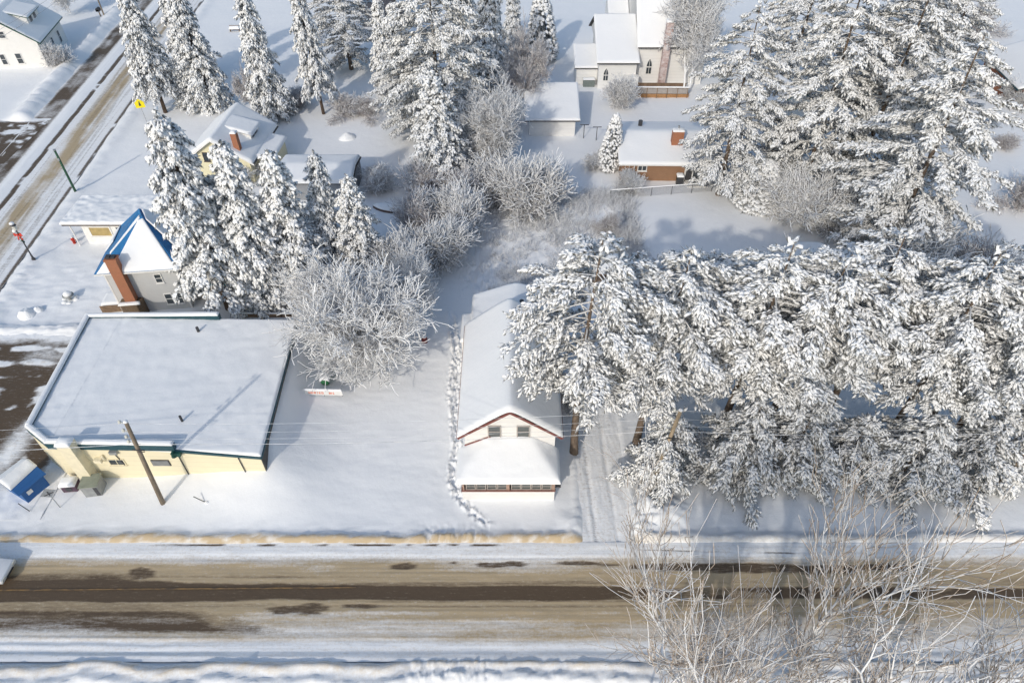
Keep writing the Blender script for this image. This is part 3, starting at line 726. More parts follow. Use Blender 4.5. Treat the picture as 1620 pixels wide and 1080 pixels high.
# ---- grey house with tarpaulins
ang = math.atan2(.8, 6.7)
G = thing('tarped_house', 'light grey house with blue tarpaulins and sliding snow on a steep hipped roof', 'house', (*at(195, 495),), ang)
W_, D_ = 6.85, 6.7
MB().box(0, W_, 0, D_, -.3, 5.3).build('wall', GREY, G)
ea = 5.4; o_ = .5
c00, c10, c11, c01 = (-o_, -o_, ea), (W_+o_, -o_, ea), (W_+o_, D_+o_, ea), (-o_, D_+o_, ea)
r0, r1 = (W_*.56, 4.1, 8.6), (W_*.47, 5.5, 8.6)
mb = MB(); mb.solid([c00, c10, r0], .12); mb.solid([c10, c11, r1, r0], .12); mb.solid([c11, c01, r1], .12); mb.solid([c01, c00, r0, r1], .12); mb.build('roof', TARP, G)
L = lambda p, q, t: tuple(np.array(p)*(1-t)+np.array(q)*t)
snow_sheet(quad_grid(L(c00, c10, .20), L(c10, c00, .03), L(L(c10, c00, .03), r0, .95), L(L(c00, c10, .07), r0, .92), 30, 26), .2, .25, .05, 1, parent=G)
snow_sheet(quad_grid(L(c00, c10, .03), L(c00, c10, .18), L(L(c00, c10, .17), r0, .24), L(c00, r0, .26), 10, 10), .12, .2, .05, 4, parent=G)
# left face: the tarpaulin lies bare along the eave, snow clings beside the hip
P1, P2 = L(c00, r0, .34), L(c00, r0, .97)
snow_sheet(quad_grid(P1, P2, L(P2, r1, .3), L(P1, L(c00, c01, .5), .14), 22, 8), .14, .2, .05, 7, parent=G)
snow_sheet(quad_grid(L(c01, c00, .06), L(c01, c00, .55), L(L(c01, c00, .5), r1, .22), L(c01, r1, .16), 14, 8), .12, .2, .05, 8, parent=G)
snow_sheet(quad_grid(L(c10, c11, .28), c11, L(c11, r1, .96), L(L(c10, c11, .34), r0, .90), 24, 20), .2, .25, .05, 9, parent=G)
snow_sheet(quad_grid(L(c10, c11, .0), L(c10, c11, .1), L(L(c10, c11, .12), r0, .28), L(c10, r0, .20), 10, 10), .14, .2, .05, 10, parent=G)
mb = MB(); mb.bar((-o_, -o_-.04, ea-.1), (W_+o_, -o_-.04, ea-.1), .1, .14); mb.build('gutter', WHITE_P, G)
mb = MB(); mb.box(.02, .14, -.03, .12, -.3, 5.18); mb.box(W_-.14, W_+.02, -.03, .12, -.3, 5.18); mb.build('corner_board', WHITE_P, G)
window(G, 4.85, -.005, 3.5, .72, 1.1, 0, 1, 2); window(G, 5.0, -.005, .75, .78, 1.35, 0, 1, 2); window(G, 5.95, -.005, .75, .78, 1.35, 0, 1, 2)
mb = MB(); mb.box(1.15, 2.15, -.75, -.01, 1.9, 6.9); mb.box(1.08, 2.22, -.8, .05, 6.902, 7.1); CHM = mb.build('chimney', BRICK, G)
mb = MB(); mb.box(1.25, 1.65, -.6, -.1, 7.102, 7.3); mb.box(1.7, 2.05, -.6, -.1, 7.102, 7.26); mb.build('flue', METAL_D, CHM)
mb = MB(); mb.prism([(.55, -.01), (.55, -.9), (.85, -1.2), (2.3, -1.2), (2.6, -.9), (2.6, -.01)], -.3, 1.85); FP = mb.build('fireplace_base', STONE, G)
snow_sheet(quad_grid((.5, -1.2, 1.86), (2.65, -1.2, 1.86), (2.5, -.72, 1.86), (.65, -.72, 1.86), 14, 8), .16, .15, .05, 2, 'ledge_snow', FP)
# side porch under the spruces, with turquoise tarpaulin
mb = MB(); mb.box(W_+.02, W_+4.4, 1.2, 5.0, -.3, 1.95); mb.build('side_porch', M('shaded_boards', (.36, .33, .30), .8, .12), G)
for x in (W_+1.3, W_+2.7): window(G, x, 1.19, .75, 1.0, .8, 0, 2, 1, DARKTRIM, GLASS_L, .06, False)
mb = MB(); mb.solid([(W_, .8, 2.3), (W_+4.7, .8, 1.95), (W_+4.7, 5.2, 2.3), (W_, 5.2, 2.9)], .1); mb.build('side_roof', TARP_T, G)
snow_sheet(quad_grid((W_+.5, 1.1, 2.32), (W_+4.75, .75, 1.97), (W_+4.75, 5.2, 2.3), (W_+.3, 5.2, 2.9), 16, 14), .2, .3, .08, 6, 'side_roof_snow', G)
mb = MB(); mb.box(-2.0, -.05, .3, 2.4, -.3, .62); DK = mb.build('side_deck', WOOD, G)
for k in range(4): MB().box(-2.02, -.03, .16+0*k, .24, .1+.22*k, .26+.22*k).build('board', WOOD, DK)
snow_sheet(quad_grid((-2.05, .5, .65), (-.05, .5, .65), (-.05, 2.5, .65), (-2.05, 2.5, .65), 12, 12), .3, .2, .1, 3, 'deck_snow', DK)

# ---- low flat annex to the left behind it
x0, y0 = at(140, 383)
A = thing('low_annex', 'low white flat-roofed building with amber window and ruffled snow, by the side street', 'building', (-49.6, 63.2), 0)
MB().box(1.4, 9.2, .6, 5.0, -.3, 2.75).build('wall', WHITE_P, A)
MB().box(-.15, 9.6, -.1, 5.4, 2.76, 3.0).build('roof', DARKTRIM, A)
snow_sheet(quad_grid((-.25, -.2, 3.0), (9.6, -.2, 3.0), (9.6, 5.5, 3.0), (-.25, 5.5, 3.0), 60, 40), .32, .2, .30, 12, parent=A)
window(A, 3.35, .595, .9, 2.5, 1.35, 0, 1, 1, WHITE_P, CURTAIN, .12)
window(A, 5.6, .595, .9, .9, 1.35, 0, 1, 1, WHITE_P, GLASS, .1)
mb = MB(); mb.cyl((.5, .2, -.2), (.5, .2, 2.75), .07); mb.build('post', WHITE_P, A)

# ---- pale yellow cottage
YC = thing('yellow_cottage', 'pale yellow cottage with cross dormer, slim brick chimney and snow-filled roof', 'cottage', (*at(324, 287),), math.radians(-3))
w_ = 6.6
MB().xprism([(0, -.3), (w_, -.3), (w_, 3.0), (2.6, 5.75), (-.2, 3.6), (0, 3.3)], 0, 9.3).build('wall', CREAM_H, YC)
mb = MB(); mb.solid([(2.6, -.4, 6.0), (-1.2, -.4, 3.35), (-1.2, 9.7, 3.35), (2.6, 9.7, 6.0)], .14); mb.solid([(2.6, -.4, 6.0), (w_+.7, -.4, 2.9), (w_+.7, 9.7, 2.9), (2.6, 9.7, 6.0)], .14); mb.build('roof', SHINGLE, YC)
P = gable_grid(4.3, 3.0, 6.0, -.5, 9.8, 2.9); 
P[..., 2] = np.where(P[..., 0] < 2.6, 6.0-(2.6-P[..., 0])*.697, 6.0-(P[..., 0]-2.6)*.66)
for _ in range(2): P[1:-1, :, 2] = (P[:-2, :, 2]+P[2:, :, 2]+2*P[1:-1, :, 2])/4
snow_sheet(P, .32, .3, .06, 3, parent=YC)
mb = MB(); mb.bar((2.6, -.45, 5.9), (-1.2, -.45, 3.25), .06, .2); mb.bar((2.6, -.45, 5.9), (w_+.7, -.45, 2.8), .06, .2); mb.build('fascia', WHITE_P, YC)
window(YC, 1.3, -.005, 2.9, .75, 1.2, 0, 1, 2, DARKTRIM, GLASS, .05); window(YC, 5.6, -.005, .3, 1.1, 1.9, 0, 1, 1, WHITE_P, GLASS_L, .1, False); window(YC, 3.1, -.005, .8, .9, 1.2)
mb = MB(); mb.xprism([(3.2, 3.4), (6.0, 3.4), (6.0, 4.7), (3.2, 5.0)], 3.6, 6.4); DM = mb.build('dormer', WHITE_P, YC)
MB().box(6.002, 6.04, 4.0, 5.9, 3.9, 4.55).build('pane', GLASS, DM)
snow_sheet(quad_grid((2.6, 3.3, 5.85), (6.4, 3.3, 4.75), (6.4, 6.7, 4.75), (2.6, 6.7, 5.85), 18, 14), .28, .2, .05, 5, 'dormer_snow', DM)
mb = MB(); mb.box(5.0, 5.7, .3, 1.0, 3.2, 6.5); BC = mb.build('chimney', BRICK, YC)
snow_sheet(quad_grid((4.95, .25, 6.5), (5.75, .25, 6.5), (5.75, 1.05, 6.5), (4.95, 1.05, 6.5), 8, 8), .25, .3, .05, 5, 'chimney_snow', BC)
MB().box(w_+.02, w_+2.2, 2.4, 7.0, -.3, 2.5).build('side_wing', CREAM_H, YC)
snow_sheet(quad_grid((w_-.1, 1.2, 3.0), (w_+2.6, 1.2, 2.55), (w_+2.6, 7.3, 2.55), (w_-.1, 7.3, 3.0), 16, 16), .35, .3, .05, 7, 'wing_snow', YC)
# detached garage with a low snow roof
YG = thing('low_garage', 'long low garage drowned in snow right of the pale yellow cottage', 'garage', (-28.6, 72.4), 0)
MB().box(0, 9.2, .3, 6.2, -.3, 2.6).build('wall', M('garage_wall', (.33, .34, .36), .7, .1), YG)
P = gable_grid(3.3, 2.55, 3.1, 0, 9.5, 0, n=21, m=30)
Q = np.stack([P[..., 1]-.2, 3.2-P[..., 0]*-1, P[..., 2]], -1)
snow_sheet(Q, .35, .3, .08, 4, parent=YG)
mb = MB(); mb.solid([(-.2, 0, 2.5), (9.4, 0, 2.5), (9.4, 3.2, 3.0), (-.2, 3.2, 3.0)], .12); mb.solid([(-.2, 6.5, 2.5), (9.4, 6.5, 2.5), (9.4, 3.2, 3.0), (-.2, 3.2, 3.0)], .12); mb.build('roof', SHINGLE, YG)

# ---- farmhouse at the corner of the street
FH = thing('corner_farmhouse', 'white gabled farmhouse with shed dormer across the side street', 'house', (*at(76, 105),), math.radians(10))
mb = MB(); mb.xprism([(-10.5, -.4), (0, -.4), (0, 4.0), (-5.2, 8.0), (-10.5, 4.0)], 0, 11.5); mb.build('wall', WHITE, FH)
mb = MB()
for sg in (-1, 1): mb.solid([(-5.2, -.4, 8.25), (-5.2+sg*5.8, -.4, 3.85), (-5.2+sg*5.8, 11.9, 3.85), (-5.2, 11.9, 8.25)], .16)
mb.build('roof', DKGREEN, FH)
snow_sheet(gable_grid(5.85, 3.9, 8.25, -.45, 11.95, -5.2), .14, .15, .03, 1, parent=FH)
mb = MB(); mb.xprism([(-4.2, 5.5), (-1.4, 5.2), (-1.4, 6.7), (-4.6, 7.7)], 3.4, 8.4); DM = mb.build('dormer', WHITE_P, FH)
MB().box(-1.398, -1.35, 4.4, 5.3, 5.5, 6.5).build('pane', GLASS, DM)
MB().box(-1.398, -1.35, 6.2, 7.1, 5.5, 6.5).build('pane', GLASS, DM)
mb = MB(); mb.solid([(-5.0, 3.1, 7.95), (-1.05, 3.1, 6.72), (-1.05, 8.7, 6.72), (-5.0, 8.7, 7.95)], .12); mb.build('dormer_roof', DKGREEN, FH)
snow_sheet(quad_grid((-5.0, 3.05, 7.96), (-1.0, 3.05, 6.73), (-1.0, 8.75, 6.73), (-5.0, 8.75, 7.96), 14, 14), .16, .15, .03, 2, 'dormer_snow', FH)
for x, z, w in ((-4.6, 4.8, 1.0), (-6.1, .7, .85), (-3.7, .7, .95), (-8.6, .7, .85)): window(FH, x, -.005, z, w, 1.7 if z < 2 else 1.1)
for y in (2.2, 5.4, 8.8): window(FH, .005, y, .7, .95, 2.0, math.pi/2)

# ---- church with hall
CX = thing('church', 'large white church with tall snowy roofs, lancet windows and snow-speckled brick chimney', 'church', (13.4, 104.9), 0)
CHW = siding_mat('church_render', (.79, .785, .77), .5, .05, .006)
mb = MB(); mb.box(0, 5.8, 0, 11.0, -.3, 4.2); mb.build('hall_wall', CHW, CX)
def lean(cx0, cx1, y0, y1, ze, zr): return quad_grid((cx0, y0, ze), (cx1, y0, ze), (cx1, y1, zr), (cx0, y1, zr), 20, 24)
mb = MB(); mb.solid([(-.4, -.6, 4.2), (6.1, -.6, 4.2), (6.1, 8.4, 8.2), (-.4, 8.4, 8.2)], .2); mb.solid([(-.4, 15.5, 4.2), (6.1, 15.5, 4.2), (6.1, 8.42, 8.2), (-.4, 8.42, 8.2)], .2); mb.build('hall_roof', SHINGLE, CX)
mb = MB(); mb.add([(0.02, 0, 4.2), (.02, 15, 4.2), (.02, 8.4, 7.9), (5.8, 0, 4.2), (5.8, 15, 4.2), (5.8, 8.4, 7.9)], [(0, 1, 2), (3, 5, 4), (0, 2, 5, 3), (1, 4, 5, 2), (0, 3, 4, 1)]); mb.build('hall_gable', CHW, CX)
snow_sheet(lean(-.5, 6.15, -.7, 8.5, 4.22, 8.25), .22, .2, .03, 1, 'hall_roof_snow', CX)
mb = MB(); mb.box(6.2, 16.5, 1.6, 21, -.3, 6.0); mb.build('nave_wall', CHW, CX)
mb = MB(); mb.solid([(5.8, .9, 6.0), (16.9, .9, 6.0), (16.9, 10.5, 14.0), (5.8, 10.5, 14.0)], .2); mb.solid([(5.8, 21.6, 6.0), (16.9, 21.6, 6.0), (16.9, 10.52, 14.0), (5.8, 10.52, 14.0)], .2); mb.build('nave_roof', SHINGLE, CX)
mb = MB(); mb.add([(6.22, 1.6, 6), (6.22, 21, 6), (6.22, 10.5, 13.7), (16.5, 1.6, 6), (16.5, 21, 6), (16.5, 10.5, 13.7)], [(0, 1, 2), (3, 5, 4), (0, 2, 5, 3), (1, 4, 5, 2), (0, 3, 4, 1)]); mb.build('nave_gable', CHW, CX)
snow_sheet(lean(5.7, 17, .8, 10.6, 6.02, 14.05), .22, .2, .03, 2, 'nave_roof_snow', CX)
MB().box(-3.3, -.02, 1.6, 6.0, -.3, 2.7).build('low_wing', CHW, CX)
mb = MB(); mb.solid([(-3.6, 1.2, 2.7), (.0, 1.2, 2.7), (0, 6.3, 4.4), (-3.6, 6.3, 4.4)], .15); mb.build('wing_roof', SHINGLE, CX)
snow_sheet(lean(-3.65, .0, 1.15, 6.35, 2.72, 4.42), .22, .2, .03, 3, 'wing_snow', CX)
MB().box(3.0, 6.0, 15.6, 22, -.3, 6).build('rear_wing', CHW, CX)
snow_sheet(lean(2.6, 6.1, 14, 19.5, 6.0, 8.6), .2, .2, .03, 5, 'rear_wing_snow', CX)
mb = MB(); mb.box(9.6, 10.6, .3, 1.3, -.3, 9.8); CC = mb.build('chimney', brick_mat('brick_snowy', (.36, .17, .14), (.74, .68, .67), (.78, .78, .80), 1, .5, .24), CX)
snow_sheet(quad_grid((9.5, .2, 9.8), (10.7, .2, 9.8), (10.7, 1.4, 9.8), (9.5, 1.4, 9.8), 8, 8), .3, .3, .1, 5, 'chimney_snow', CC)
def lancet(root, x, y, z, w, h):
    pts = [(-w/2, 0), (w/2, 0), (w/2, h*.6), (w*.32, h*.82), (0, h), (-w*.32, h*.82), (-w/2, h*.6)]
    o = MB().xprism(pts, -.07, .0).build('window', WHITE_P, root); o.location = (x, y, z)
    q = [(px*.76, .1+pz*.88) for px, pz in pts]
    MB().xprism(q, -.095, -.074).build('pane', GLASS, o)
    mb = MB(); mb.box(-w*.4, w*.4, -.12, -.097, h*.42, h*.47); mb.box(-.03, .03, -.116, -.099, .1, h*.85); mb.build('muntin', WHITE_P, o)
lancet(CX, 1.15, -.005, 1.2, .9, 2.1); lancet(CX, 8.0, 1.595, 1.6, 1.0, 2.6)
MB().box(4.0, 6.15, -.9, -.01, -.3, 2.2).build('porch', CHW, CX)
t = thing('fuel_tank', 'grey-green oil tank box against the low white church wing', 'tank', (*at(931, 136),), 0)
MB().box(-.9, .9, -.4, .4, -.1, 1.1).build('casing', M('tank_grey', (.17, .20, .19), .6, .15), t, .05)
snow_sheet(quad_grid((-.95, -.45, 1.1), (.95, -.45, 1.1), (.95, .45, 1.1), (-.95, .45, 1.1), 10, 8), .2, .2, .05, 1, 'snow_cap', t)
# access ramp
RP = thing('access_ramp', 'weathered timber access ramp with grey panels before the church', 'ramp', (*at(990, 154),), -.02)
MB().box(0, 9.6, .1, 1.5, -.1, .5).build('deck', WOOD_O, RP)
for k in range(6): MB().box(.08+1.55*k, 1.55+1.55*k, -.02, .06, .62, 1.42).build('panel', M('panel_grey', (.36, .33, .31), .8, .15) if k == 0 else bpy.data.materials['panel_grey'], RP)
for k in range(7): MB().box(-.02+1.55*k, .07+1.55*k, -.06, .09, -.1, 1.5).build('post', WOOD, RP)
mb = MB(); mb.box(-.1, 9.5, -.1, .12, 1.505, 1.58); mb.box(1.9, 9.5, 2.4, 2.55, 1.1, 1.2); mb.build('handrail', WOOD, RP)
MB().box(1.9, 9.5, 2.42, 2.52, .3, 1.06).build('back_panel', WOOD, RP)
snow_sheet(quad_grid((-.12, -.14, 1.58), (9.55, -.14, 1.58), (9.55, .15, 1.58), (-.12, .15, 1.58), 30, 6), .14, .1, .03, 1, 'rail_snow', RP)
snow_sheet(quad_grid((.1, .2, .5), (9.5, .2, .5), (9.5, 2.3, .5), (.1, 2.3, .5), 30, 8), .25, .2, .1, 2, 'deck_snow', RP)

# ---- brick bungalow
BB = thing('brick_bungalow', 'tan brick bungalow with broad snowy roof and square orange chimney', 'bungalow', (*at(981, 285),), -.02)
MB().box(0, 11.5, .0, 10, -.3, 2.55).build('wall', BRICK_T, BB)
mb = MB(); mb.solid([(-.45, -.55, 2.55), (12, -.55, 2.55), (12, 5.0, 4.1), (-.45, 5.0, 4.1)], .16); mb.solid([(-.45, 10.6, 2.55), (12, 10.6, 2.55), (12, 5.02, 4.1), (-.45, 5.02, 4.1)], .16); mb.build('roof', SHINGLE, BB)
P = gable_grid(5.65, 2.57, 4.1, -.5, 12.05, 0, n=33, m=34, soft=.5)
Q = np.stack([P[..., 1], 5.02+P[..., 0], P[..., 2]], -1); snow_sheet(Q, .24, .2, .05, 6, parent=BB)
mb = MB(); mb.bar((-.45, -.62, 2.5), (12, -.62, 2.5), .08, .14); mb.cyl((1.45, -.08, -.2), (1.55, -.4, 2.45), .06, n=8); mb.build('gutter', WHITE_P, BB)
window(BB, 2.6, -.005, 1.35, 1.2, .8, 0, 2, 1, WHITE_P, GLASS, .1)
mb = MB(); mb.box(8.0, 8.18, -.1, -.005, -.1, 2.35); mb.box(10.05, 10.25, -.1, -.005, -.1, 2.35); mb.box(8.18, 10.05, -.1, -.005, 2.2, 2.35); mb.box(9.0, 9.12, -.08, -.005, -.1, 2.2); DR = mb.build('patio_door', WHITE_P, BB)
MB().box(8.18, 9.0, -.045, -.02, .0, 2.2).build('pane', METAL_D, DR); MB().box(9.12, 10.05, -.045, -.02, .0, 2.2).build('pane', GLASS, DR)
MB().box(8.3, 10.9, -1.6, -.12, -.2, .16).build('door_step', WHITE_P, BB)
mb = MB(); mb.box(6.3, 7.7, 2.3, 3.2, 2.9, 5.5); BC = mb.build('chimney', BRICK, BB)
snow_sheet(quad_grid((6.25, 2.25, 5.5), (7.75, 2.25, 5.5), (7.75, 3.25, 5.5), (6.25, 3.25, 5.5), 10, 8), .22, .2, .05, 1, 'chimney_snow', BC)
mb = MB(); mb.cyl((7.0, 2.9, 5.6), (7.0, 2.9, 6.1), .12, n=8); mb.build('flue', GALV, BC)
mb = MB(); mb.cyl((2.9, 7.3, 3.4), (2.9, 7.3, 4.55), .28, n=12); mb.build('roof_vent', METAL_D, BB)
t = thing('barbecue', 'dark covered barbecue under snow beside the bungalow glass door', 'barbecue', (*at(1074, 291),), 0)
mb = MB(); mb.box(-.4, .4, -.35, .3, .0, .95); mb.cyl((-.4, 0, .95), (.4, 0, .95), .33, n=12); mb.build('cover', METAL_D, t, .02)
snow_sheet(quad_grid((-.45, -.35, 1.15), (.45, -.35, 1.15), (.45, .4, 1.25), (-.45, .4, 1.25), 10, 10), .28, .25, .05, 1, 'snow_cap', t)

# ---- white garage, other outbuildings
GA = gable_house('white_garage', 'plain white garage with pitched snowy roof behind frosted shrubs', 'garage', (5.6, 89.3), 0, 6.4, 7.2, 2.6, 2.62, CHW, SHINGLE, WHITE_P, .5, 0)
for ch in list(GA.children):
    if ch.name.split('.')[0] in ('roof', 'fascia', 'gutter', 'wall'): bpy.data.objects.remove(ch)
MB().box(-3.2, 3.2, 0, 7, -.3, 2.6).build('wall', CHW, GA)
mb = MB(); mb.solid([(-3.8, -.6, 2.55), (3.8, -.6, 2.55), (3.8, 6.8, 4.6), (-3.8, 6.8, 4.6)], .16); mb.solid([(-3.8, 7.8, 4.2), (3.8, 7.8, 4.2), (3.8, 6.82, 4.6), (-3.8, 6.82, 4.6)], .16); mb.build('roof', SHINGLE, GA)
snow_sheet(quad_grid((-3.85, -.65, 2.57), (3.85, -.65, 2.57), (3.85, 6.9, 4.62), (-3.85, 6.9, 4.62), 24, 24), .22, .2, .04, 4, parent=GA)
MB().box(-1.4, .9, -.03, -.004, 0, 2.1).build('garage_door', WHITE_P, GA)
PS = gable_house('back_shed', 'small brown shed with snowy roof peeping out behind the first pine', 'shed', (10.9, 58.0), math.pi/2-.1, 3.2, 3.6, 1.5, 2.3, M('shed_boards', (.16, .12, .10), .8, .2), SHINGLE, WOOD, .3, .24)
PS2 = gable_house('hidden_garage', 'snow-covered garage roof corner behind the middle pines', 'garage', (28.6, 53.2), math.radians(-35), 5.5, 6.5, 2.3, 3.4, WHITE, SHINGLE, WHITE_P, .4, .25)
CB = gable_house('green_trimmed_house', 'pale house with dark green eaves glimpsed between the big right-hand pines', 'house', (39.5, 92.0), math.radians(20), 7, 8, 3.2, 5.6, CHW, SHINGLE, DKGREEN, .5, .2)
TR = thing('green_eaved_house', 'house with teal gutters and orange brick side wall at the upper right edge', 'house', (75.6, 110.5), math.radians(-96), None)
MB().box(0, 12, .6, 9, -.3, 3).build('wall', BRICK, TR)
mb = MB(); mb.solid([(-1, 0, 3.0), (13, 0, 3.0), (13, 6, 5.2), (-1, 6, 5.2)], .2); mb.solid([(-1, 12, 3.0), (13, 12, 3.0), (13, 6.02, 5.2), (-1, 6.02, 5.2)], .2); mb.build('roof', SHINGLE, TR)
snow_sheet(quad_grid((-1.05, -.05, 3.02), (13, -.05, 3.02), (13, 6.05, 5.22), (-1.05, 6.05, 5.22), 24, 18), .22, .2, .03, 1, parent=TR)
mb = MB(); mb.bar((-1, -.06, 2.95), (13, -.06, 2.95), .1, .2); mb.build('gutter', TEAL, TR)
for k in range(3): window(TR, 2+3.2*k, .595, .9, 1.3, 1.2)
TH = thing('dark_gabled_house', 'dark-walled house with steep snowy gable roofs far behind the spruces', 'house', (-24, 131.5), math.radians(0))
DKW = siding_mat('siding_slate', (.075, .08, .10), .3)
MB().xprism([(-4, -.3), (4, -.3), (4, 3.2), (0, 7.2), (-4, 3.2)], 0, 8).build('wall', DKW, TH)
mb = MB()
for sg in (-1, 1): mb.solid([(0, -.5, 7.6), (sg*4.6, -.5, 3.0), (sg*4.6, 8.5, 3.0), (0, 8.5, 7.6)], .2)
mb.build('roof', SHINGLE, TH)
snow_sheet(gable_grid(4.65, 3.05, 7.6, -.5, 8.5), .25, .2, .03, 1, parent=TH)
# open-fronted lean shelter and wall behind the flat-roofed building
LS = thing('low_shelter', 'low snow-roofed shelter with a pale door and dark openings under the spruces', 'shelter', (*at(428, 494),), 0)
MB().box(0, 4.6, .5, 2.6, -.2, 1.15).build('wall', DARKTRIM, LS)
MB().box(.35, 1.9, .40, .495, -.1, 1.1).build('door', WHITE_P, LS)
for x in (0, 2.0, 3.4, 4.6): MB().box(x-.07, x+.07, .3, .44, -.1, 1.15).build('post', WOOD, LS)
MB().box(-.2, 4.9, .15, 2.9, 1.16, 1.28).build('roof', WOOD, LS)
snow_sheet(quad_grid((-.25, .1, 1.28), (4.95, .1, 1.28), (4.95, 2.95, 1.4), (-.25, 2.95, 1.4), 24, 14), .28, .2, .06, 2, parent=LS)
RW = thing('timber_edging', 'long dark timber retaining edge behind the cream building', 'retaining wall', (*at(383, 502),), -.015)
for k in range(4): MB().box(2.05*k, 2.05*k+2.0, 0, .18, -.1, .45).build('beam', WOOD, RW)
snow_sheet(quad_grid((0, -.02, .45), (8.2, -.02, .45), (8.2, .22, .45), (0, .22, .45), 30, 6), .12, .1, .05, 2, 'snow_cap', RW)

# ================================================================ trees
Zv = np.array([0, 0, 1.0])
def unit(v): return v/np.maximum(np.linalg.norm(v, axis=-1, keepdims=True), 1e-9)
_ring = np.arange(5)*math.pi*2/5
_T = np.concatenate([[(0.0, 0, 1)], [(.55*math.cos(a), .55*math.sin(a), .74) for a in _ring], [(math.cos(a+.5), math.sin(a+.5), -.1) for a in _ring]])
_F = [(0, 1+i, 1+(i+1) % 5) for i in range(5)]
for i in range(5):
    a, b2, c2, d2 = 1+i, 1+(i+1) % 5, 6+i, 6+(i+1) % 5
    _F += [(a, c2, d2), (a, d2, b2)]
_F = np.array(_F)
def tufts(C, A, L, Wd, Tk, rng, blades=7, reach=1.3, bw=.06, sag=.25, jit=.2):
    """snow clumps (material 0) lying on needle sprays (material 1)"""
    N = len(C)
    A = unit(A); S = unit(np.cross(A, Zv)+1e-6); U = unit(np.cross(S, A))
    t = _T[None]*(1+jit*rng.randn(N, 11, 1)*.6)+jit*.35*rng.randn(N, 11, 3)*np.array([.5, .5, .3])
    t[..., 1] *= np.where(t[..., 0] > 0, 1-.35*np.clip(t[..., 0], 0, 1), 1)       # narrower towards the tip
    V = C[:, None]+(t[..., 0]*L[:, None]*.5)[..., None]*A[:, None]+(t[..., 1]*Wd[:, None]*.5)[..., None]*S[:, None]+(t[..., 2]*Tk[:, None])[..., None]*U[:, None]
    F = (_F[None]+(np.arange(N)*11)[:, None, None]).reshape(-1, 3)
    B = blades
    th = rng.rand(N, B)*2*math.pi; sp = .25+.75*rng.rand(N, B)
    dirs = A[:, None]*(.55+.6*rng.rand(N, B, 1))+(np.cos(th)*sp)[..., None]*S[:, None]*.75+(np.sin(th)*sp)[..., None]*U[:, None]*.45-Zv*sag*rng.rand(N, B, 1)
    dirs = unit(dirs)
    base = C[:, None]-A[:, None]*(L[:, None, None]*.35)+(rng.rand(N, B, 1)-.5)*L[:, None, None]*.5*A[:, None]-U[:, None]*.04
    tip = base+dirs*(L[:, None]*reach*(.6+.6*rng.rand(N, B)))[..., None]*.62
    side = unit(np.cross(dirs, rng.randn(N, B, 3)))*bw*(.7+.6*rng.rand(N, B, 1))
    V2 = np.stack([base+side, base-side, tip], 2).reshape(-1, 3)
    F2 = np.arange(N*B*3).reshape(-1, 3)+N*11
    return np.concatenate([V.reshape(-1, 3), V2]), np.concatenate([F, F2]), np.concatenate([np.zeros(len(F)), np.ones(len(F2))])
def tubes(P0, P1, R0, R1, n=4):
    N = len(P0)
    d = unit(P1-P0)
    ref = np.where(np.abs(d[:, 2:]) < .9, Zv[None], np.array([[1., 0, 0]]))
    u = unit(np.cross(d, ref)); w = np.cross(d, u)
    a = np.arange(n)*2*math.pi/n
    ring = np.cos(a)[None, :, None]*u[:, None]+np.sin(a)[None, :, None]*w[:, None]
    V = np.stack([P0[:, None]+ring*R0[:, None, None], P1[:, None]+ring*R1[:, None, None]], 1).reshape(-1, 3)
    i = np.arange(n); j = (i+1) % n
    f = np.concatenate([np.stack([i, j, n+j], 1), np.stack([i, n+j, n+i], 1)])
    return V, (f[None]+(np.arange(N)*2*n)[:, None, None]).reshape(-1, 3)
def join(parts):
    Vs, Fs, Ms = [], [], []; o = 0
    for V, F, m in parts:
        Vs.append(V); Fs.append(F+o); Ms.append(m if isinstance(m, np.ndarray) else np.full(len(F), m)); o += len(V)
    return np.concatenate(Vs), np.concatenate(Fs), np.concatenate(Ms)
def trunk_mesh(name, pts, rad, mat, n=9):
    pts = np.array(pts, float); rad = np.array(rad, float)
    k = len(pts); a = np.arange(n)*2*math.pi/n
    V = (pts[:, None]+np.stack([np.cos(a), np.sin(a), a*0], -1)[None]*rad[:, None, None]).reshape(-1, 3)
    idx = np.arange(k*n).reshape(k, n); nx = np.roll(idx, -1, 1)
    F = np.stack([idx[:-1], nx[:-1], nx[1:], idx[1:]], -1).reshape(-1, 4)
    return mesh_np(name, V, F, None, (mat,), True)
def bent(rng, Hh_, r0, amp=.3, k=12, r1=.04):
    z = np.linspace(-.4, Hh_, k); ph = rng.rand(2)*6
    x = amp*np.sin(z/Hh_*3+ph[0])-amp*math.sin(ph[0]); y = amp*np.sin(z/Hh_*2.6+ph[1])-amp*math.sin(ph[1])
    return np.stack([x, y, z], -1), r0*(1-z/Hh_*.9).clip(.06)+.14*r0*np.exp(-(z+.4)*2)

